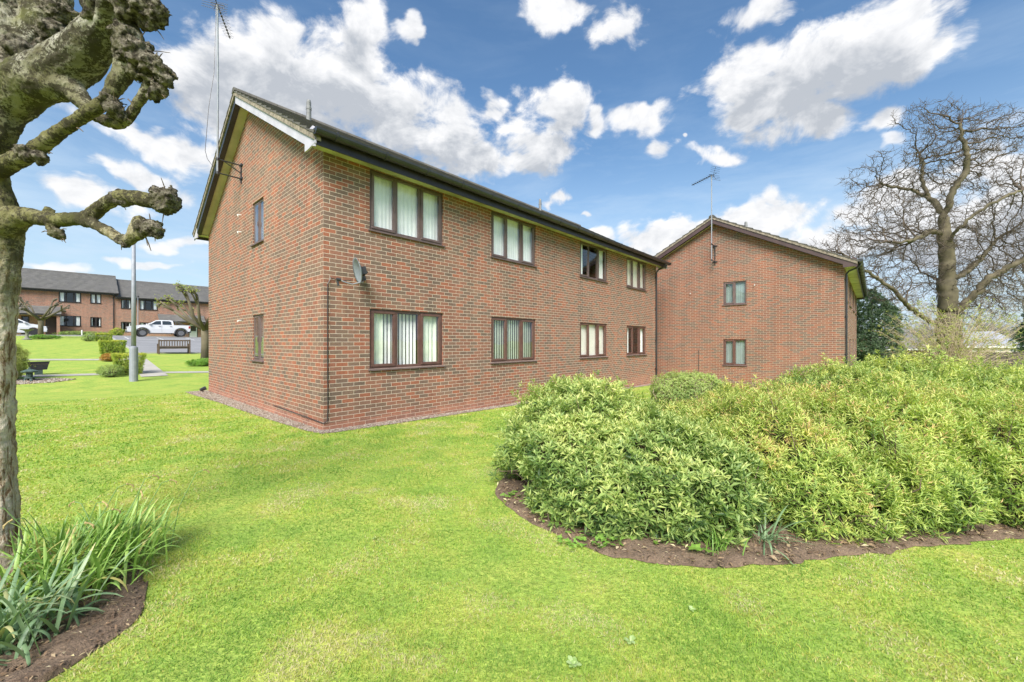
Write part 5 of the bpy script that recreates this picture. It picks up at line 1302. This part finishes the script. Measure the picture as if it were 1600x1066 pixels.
# ------------------------------------------------------------------ bare trees by space colonisation
def grow_tree(name, label, base, skel, env, nattr, step, kill, infl, tip_r, trunk_r, mat_t, mat_w, twigs=3, twig_l=.35, yspread=.8, seed=1, its=90, nt=8, group=None, twig_r=None):
    g = np.random.default_rng(seed); base = Vector(base)
    root = thing(name, label, 'tree', base, 0, group)
    nodes = []; par = []
    def addline(pts, parent_idx):
        cur = parent_idx
        for i in range(len(pts)-1):
            a, b = Vector(pts[i]), Vector(pts[i+1]); n = max(1, int((b-a).length/step))
            for k in range(1, n+1):
                nodes.append(a.lerp(b, k/n)+Vector(g.normal(0, step*.22, 3))); par.append(cur); cur = len(nodes)-1
    nodes.append(Vector(skel[0][0])); par.append(-1)
    for pl in skel:
        st0 = Vector(pl[0]); j = min(range(len(nodes)), key=lambda i: (nodes[i]-st0).length); addline([nodes[j]]+[Vector(p) for p in pl[1:]], j)
    A = []
    tot = sum(rx*rz for (_, _, _, rx, rz) in env)
    for (cx, cy, cz, rx, rz) in env:
        n = int(nattr*rx*rz/tot); d = unit(g.normal(0, 1, (n, 3)))*(g.uniform(0, 1, (n, 1))**(1/2.2)); A.append(np.array([cx, cy, cz])+d*np.array([rx, min(rx, rz)*yspread, rz]))
    A = [Vector(a) for a in np.concatenate(A)]
    alive = list(range(len(A)))
    for it in range(its):
        kd = kdtree.KDTree(len(nodes))
        for i, n in enumerate(nodes): kd.insert(n, i)
        kd.balance(); pull = {}; keep = []
        for ai in alive:
            co, i, d = kd.find(A[ai])
            if d < kill: continue
            keep.append(ai)
            if d < infl: pull.setdefault(i, []).append(ai)
        alive = keep
        if not pull: break
        added = 0
        for i, lst in pull.items():
            d = Vector((0, 0, 0))
            for ai in lst: d += (A[ai]-nodes[i]).normalized()
            if d.length < 1e-3: continue
            d = (d.normalized()+Vector(g.normal(0, .30, 3))).normalized(); p = nodes[i]+d*step
            if kd.find(p)[2] < step*.45: continue
            nodes.append(p); par.append(i); added += 1
        if not added: break
    n = len(nodes); rad = [0.0]*n; kids = [0]*n; e = 1.88; acc = [0.0]*n
    for i in range(n-1, -1, -1):
        if kids[i] == 0: acc[i] = tip_r**e
        rad[i] = acc[i]**(1/e)
        if par[i] >= 0: acc[par[i]] += acc[i]; kids[par[i]] += 1
    sc = trunk_r/max(rad[0], 1e-6); rad = [tip_r+(r_-tip_r)*(sc if sc < 1.9 else 1.9) for r_ in rad]
    b = np.array(base); P = np.array([list(v) for v in nodes])-b; par = np.array(par); idx = np.where(par >= 0)[0]; rad = np.array(rad)
    thick = rad[idx] > trunk_r*.16
    main = {}
    for i in idx:
        p_ = par[i]
        if p_ not in main or rad[i] > rad[main[p_]]: main[p_] = i
    tk = set(idx[thick].tolist()); mb = MB()
    for i in sorted(tk):
        p_ = par[i]
        if main.get(p_) == i and p_ in tk: continue
        ch = [p_, i]
        while main.get(ch[-1]) in tk: ch.append(main[ch[-1]])
        rr = [min(rad[c], rad[ch[1]]*1.25) for c in ch]; rr = [q*max(.5, (q/trunk_r)**.22) for q in rr]
        if len(ch) > 2: mb.tube([P[c] for c in ch], rr, 12)
        else: mb.tube([P[c] for c in ch], rr, 8)
    mb.build('trunk', mat_t, root, smooth=True, fixn=False)
    k = idx[~thick]; r0 = np.minimum(rad[par[k]], rad[k]*1.5)
    T0 = [P[par[k]]]; T1 = [P[k]]; TR0 = [r0]; TR1 = [rad[k]]
    kids = np.array(kids); tips = np.where((kids <= 1) & (rad < tip_r*2.6))[0]; tr = twig_r or tip_r*.8
    for q in range(twigs):
        d = unit(P[tips]-P[np.maximum(par[tips], 0)]+g.normal(0, .22, (len(tips), 3))*1.0+np.array([0, 0, .03])); l = twig_l*g.uniform(.4, 1.1, (len(tips), 1))
        d = unit(d+g.normal(0, .5, d.shape)); m = P[tips]+d*l*.5; e2 = m+unit(d+g.normal(0, .35, d.shape)+np.array([0, 0, .12]))*l*.5
        T0 += [P[tips], m]; T1 += [m, e2]; TR0 += [np.full(len(tips), tr), np.full(len(tips), tr*.8)]; TR1 += [np.full(len(tips), tr*.8), np.full(len(tips), tr*.5)]
    seg_mesh('branches', np.concatenate(T0), np.concatenate(T1), np.concatenate(TR0), np.concatenate(TR1), 4, mat_w, root)
    return root, P, rad
OY = 26.0
def O(px, py, Y=OY): return tuple(PX(px, py, Y))
def Oe(px, py, rx, ry, Y=OY): v = PX(px, py, Y); return (v.x, v.y, v.z, rx*Y/FPX, ry*Y/FPX)
ob = list(O(1487, 590)); ob[2] = gz(ob[0], ob[1])-.1
oak, OP, OR = grow_tree('oak_tree', 'tall bare oak with wide spreading crown at the right', ob,
    [[tuple(ob), O(1484, 540), O(1481, 480), O(1480, 430), O(1477, 385), O(1474, 350), O(1471, 332)],
     [O(1471, 332), O(1458, 314, 26.4), O(1447, 298, 26.6), O(1440, 282, 26.8), O(1443, 262, 27), O(1436, 240, 27.2)],
     [O(1474, 340), O(1482, 312, 25.6), O(1494, 290, 25.4), O(1510, 268, 25.2), O(1512, 245, 25), O(1504, 215, 25), O(1500, 195, 25)],
     [O(1458, 314, 26.4), O(1430, 300, 27), O(1402, 292, 27.4), O(1372, 288, 27.6)],
     [O(1477, 385), O(1490, 365, 25.3), O(1504, 350, 24.8), O(1530, 330, 24.4), O(1565, 310, 24), O(1600, 296, 24)],
     [O(1478, 365), O(1452, 362, 25.6), O(1428, 376, 25.0), O(1400, 380, 24.6), O(1372, 376, 24.2)],
     [O(1481, 440), O(1505, 428, 26.5), O(1525, 412, 27), O(1545, 390, 27.5), O(1560, 370, 27.8)],
     [O(1484, 500), O(1515, 468, 25.8), O(1545, 435, 25.5), O(1580, 415, 25.2), O(1620, 395, 25), O(1660, 375, 25)],
     [O(1484, 510), O(1452, 502, 26), O(1420, 478, 25.6), O(1394, 452, 25.2), O(1365, 432, 25), O(1340, 415, 24.8), O(1318, 396, 24.6), O(1295, 392, 24.4)],
     [O(1480, 450), O(1462, 435, 27), O(1446, 428, 27.6), O(1425, 410, 28)]],
    [Oe(1505, 215, 80, 45), Oe(1500, 255, 70, 55), Oe(1402, 285, 78, 52), Oe(1562, 262, 55, 55), Oe(1385, 350, 80, 50), Oe(1580, 345, 75, 55), Oe(1450, 380, 85, 60), Oe(1345, 400, 62, 45), Oe(1590, 420, 80, 60), Oe(1400, 440, 60, 40), Oe(1520, 460, 70, 50), Oe(1470, 210, 50, 35), Oe(1660, 380, 60, 80), Oe(1312, 392, 48, 38), Oe(1300, 420, 40, 30), Oe(1460, 185, 70, 28), Oe(1560, 205, 50, 40)],
    6000, .20, .30, 2.6, .0115, .60, OAKM, OAKT, 3, .5, 1.15, 5)

# young leafing growth round the oak's foot
def sparse(name, label, cat, px0, px1, py0, py1, Y, n, mat, leaf, seed, per=4, twn=500):
    g = np.random.default_rng(seed); c = PX((px0+px1)/2, (py0+py1)/2, Y); rx = (px1-px0)/2*Y/FPX; rz = (py1-py0)/2*Y/FPX; zb = gz(c.x, c.y)
    root = thing(name, label, cat, (c.x, c.y, zb)); cz = c.z-zb
    nb = twn; P0 = []; P1 = []; R0 = []; R1 = []; tips = []
    for i in range(nb):
        a = g.uniform(0, 2*PI); q = np.sqrt(g.uniform(0, 1)); e = np.array([math.cos(a)*q*rx, math.sin(a)*q*min(rx, 2.0), cz+g.uniform(-1, 1)*rz*math.sqrt(max(.05, 1-q*q*.8))])
        b = np.array([g.normal(0, rx*.08), g.normal(0, .3), max(0, g.uniform(0, .35)*cz)]); m = b+(e-b)*.5+np.array([0, 0, g.uniform(0, .5)*rz*.3]); 
        for (u, v, r0, r1) in ((b, m, .022, .012), (m, e, .012, .005)): P0.append(u); P1.append(v); R0.append(r0); R1.append(r1)
        for k in range(4): f = g.uniform(.35, 1); s0_ = b+(e-b)*f if f < .5 else m+(e-m)*(f*2-1); s1 = s0_+g.normal(0, .28, 3); P0.append(s0_); P1.append(s1); R0.append(.008); R1.append(.004); tips.append(s1)
        tips.append(e)
    seg_mesh('branches', P0, P1, R0, R1, 4, TWIGL if mat is L_Y else OAKT, root)
    tips = np.array(tips); ii = g.integers(0, len(tips), n); leaves_from_stems('foliage', tips[ii]+g.normal(0, .07, (n, 3)), g.normal(0, 1, (n, 3))+np.array([0, 0, .5]), per, leaf, leaf*.5, mat, root)
sparse('sapling_thicket', 'yellowish thicket coming into leaf around the foot of the oak', 'thicket', 1378, 1600, 460, 600, 24.0, 4600, L_Y, .09, 3, 3, 260)
def evergreen(label, px, py0, py1, rx, Y, seed):
    c = PX(px, py1, Y); zb = gz(c.x, c.y); top = PX(px, py0, Y).z-zb; rr = rx*Y/FPX; root = thing('evergreen_tree', label, 'tree', (c.x, c.y, zb)); g = np.random.default_rng(seed)
    lum = [((0, 0, top*.28), (rr, rr, top*.30)), ((rr*.1, 0, top*.52), (rr*.9, rr*.9, top*.28)), ((-rr*.1, .1, top*.75), (rr*.62, rr*.62, top*.26))]
    for k in range(9): a = g.uniform(0, 2*PI); h = g.uniform(.15, .75); q = rr*(1-.55*h); lum.append(((math.cos(a)*q*.7, math.sin(a)*q*.7, top*h), (rr*.42, rr*.42, top*.12)))
    P, N = lump_points(lum, 75, (.6, 1.05), bump_a=.16, bump_f=1.2, seed=seed)
    leaves_from_stems('crown', P, N+np.array([0, 0, .2])+rng.normal(0, .4, N.shape), 8, .13, .06, L_H, root, base_t=.45, var=.6)
    MB().tube([(0, 0, -.2), (0, 0, top*.85)], [.18, .05], 8).build('trunk', OAKB, root)
evergreen('dark green holly tree against the far block beside the oak', 1362, 448, 560, 36, 29, 5)
evergreen('dark evergreen tree at the right edge behind the bungalow fence', 1652, 425, 560, 40, 30, 6)

# far scene at the right: fence, bungalows, bare wood
FEN = plain('fence_timber', (.10, .08, .065), .9, .3, 4)
def fence(label, p0, p1, h):
    (x0, y0), (x1, y1) = p0, p1; L = math.hypot(x1-x0, y1-y0); root = thing('timber_fence', label, 'fence', (x0, y0, gz(x0, y0)), math.atan2(y1-y0, x1-x0)); n = int(L/1.83)
    for i in range(n+1): MB().box(i*1.83-.05, i*1.83+.05, -.05, .05, 0, h+.08).build('post', FEN, root)
    for i in range(n):
        mb = MB()
        for k in range(11): mb.box(i*1.83+.05+k*.157, i*1.83+.05+k*.157+.15, -.012+.008*(k % 2), .006+.008*(k % 2), .08, h)
        mb.box(i*1.83+.05, i*1.83+1.78, -.03, .03, h, h+.03); mb.build('panel', FEN, root)
fence('brown timber fence beyond the oak', (24, 30.5), (54, 29.0), 1.45)
RWH = plain('pale_grey_roof', (.30, .31, .35), .55, .08, 1); RPAN = plain('dark_roof_panel', (.12, .13, .16), .4)  # pale grey is the roof's own colour
CRM = plain('cream_render', (.52, .45, .36), .9, .12, 2)
def bungalow(label, px0, px1, Y, ytop, yeave, wall, roofm, seed):
    a = PX(px0, 534, Y); w = (px1-px0)*Y/FPX; zb = gz(a.x, Y); root = thing('bungalow', label, 'house', (a.x, Y, zb)); e = PX(0, yeave, Y).z-zb; r_ = PX(0, ytop, Y).z-zb
    wx = [(w*.12, w*.12+1.6), (w*.45, w*.45+1.9), (w*.76, w*.76+1.3)]
    mb = MB(); wall_cells(mb, w, -.3, e, [(p, q, .9, e-.45) for p, q in wx], lambda u, z, d: (u, d, z))
    mb.add([(w, 0, -.3), (w, 7, -.3), (w, 7, e), (w, 0, e)], [(0, 1, 2, 3)]); mb.add([(0, 0, -.3), (0, 7, -.3), (0, 7, e), (0, 0, e)], [(0, 1, 2, 3)]); mb.add([(0, 7, -.3), (w, 7, -.3), (w, 7, e), (0, 7, e)], [(0, 1, 2, 3)])
    for xx in (0, w): mb.add([(xx, 0, e), (xx, 3.5, r_-.1), (xx, 7, e)], [(0, 1, 2)])
    mb.build('wall', wall, root, fixn=False)
    mb = MB(); mb.prism([(-.4, e-.05), (3.5, r_), (3.5, r_-.12), (-.4, e-.17)], -.3, w+.3, 'x'); mb.prism([(7.4, e-.05), (3.5, r_), (3.5, r_-.12), (7.4, e-.17)], -.3, w+.3, 'x'); rf = mb.build('roof', roofm, root)
    mb = MB(); mb.box(-.3, w+.3, -.44, -.41, e-.22, e-.02); mb.build('fascia', WHITEPL, root)
    for p, q in wx:
        mb = MB(); ring(mb, p, q, .9, e-.45, .07, .03, .1); mb.box((p+q)/2-.03, (p+q)/2+.03, .035, .09, .97, e-.52); o = mb.build('window', WHITEPL, root)
        MB().add([(p+.05, .06, .95), (q-.05, .06, .95), (q-.05, .06, e-.5), (p+.05, .06, e-.5)], [(0, 1, 2, 3)]).build('pane', CGL, o, fixn=False)
    return root, w, e, r_
b_, w_, e_, r__ = bungalow('cream bungalow with pale shiny roof beyond the fence at the right', 1508, 1598, 58, 517, 541, CRM, RWH, 1)
b2_, *_ = bungalow('red brick bungalow seen between the holly and the oak', 1384, 1456, 62, 521, 545, BR2, TILEF, 2)
for i, (px, py, Y, rx, rz, tone) in enumerate([(1400, 480, 70, 52, 48, 1), (1530, 470, 75, 60, 55, 2), (1600, 455, 66, 55, 58, 3), (1462, 500, 80, 40, 30, 4)]):
    c = PX(px, 545, Y); zb = gz(c.x, c.y); e = PX(px, py, Y)
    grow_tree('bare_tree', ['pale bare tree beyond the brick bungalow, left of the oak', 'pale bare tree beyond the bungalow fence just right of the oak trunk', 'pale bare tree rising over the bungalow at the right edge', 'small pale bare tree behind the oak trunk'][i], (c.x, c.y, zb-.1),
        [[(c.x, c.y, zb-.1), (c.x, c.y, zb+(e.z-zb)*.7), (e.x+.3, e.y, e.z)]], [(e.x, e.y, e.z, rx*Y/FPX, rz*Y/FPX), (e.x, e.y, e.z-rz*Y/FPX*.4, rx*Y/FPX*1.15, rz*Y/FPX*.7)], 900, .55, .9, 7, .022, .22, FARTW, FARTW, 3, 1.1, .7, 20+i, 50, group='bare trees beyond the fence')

# far wood behind the bungalows: one mass of bare twigs
def far_wood(x0, x1, Y, h, n, seed):
    g = np.random.default_rng(seed); P0 = []; P1 = []; R0 = []; R1 = []
    for i in range(n):
        bx, by = g.uniform(x0, x1), Y+g.uniform(-6, 8); H = h*g.uniform(.6, 1.1)*(1+.25*math.sin(bx*.13)); zb = gz(bx, by); p = np.array([bx, by, zb]); q = p+np.array([g.normal(0, .4), 0, H*.5])
        P0.append(p); P1.append(q); R0.append(.22); R1.append(.12)
        for k in range(26):
            a = q-(q-p)*g.uniform(0, .7); d = np.array([g.normal(0, 1), g.normal(0, .8), g.uniform(.2, 1.6)]); d /= np.linalg.norm(d); L = H*g.uniform(.15, .5); m = a+d*L*.55; e = m+(d+g.normal(0, .45, 3))*L*.45
            P0 += [a, m]; P1 += [m, e]; R0 += [.07, .045]; R1 += [.045, .02]
            for w in range(5):
                u = m+(e-m)*g.uniform(0, 1); P0.append(u); P1.append(u+g.normal(0, .75, 3)); R0.append(.03); R1.append(.012)
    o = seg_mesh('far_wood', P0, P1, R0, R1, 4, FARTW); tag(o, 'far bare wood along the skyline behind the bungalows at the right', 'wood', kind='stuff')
far_wood(62, 150, 92, 9, 95, 3)
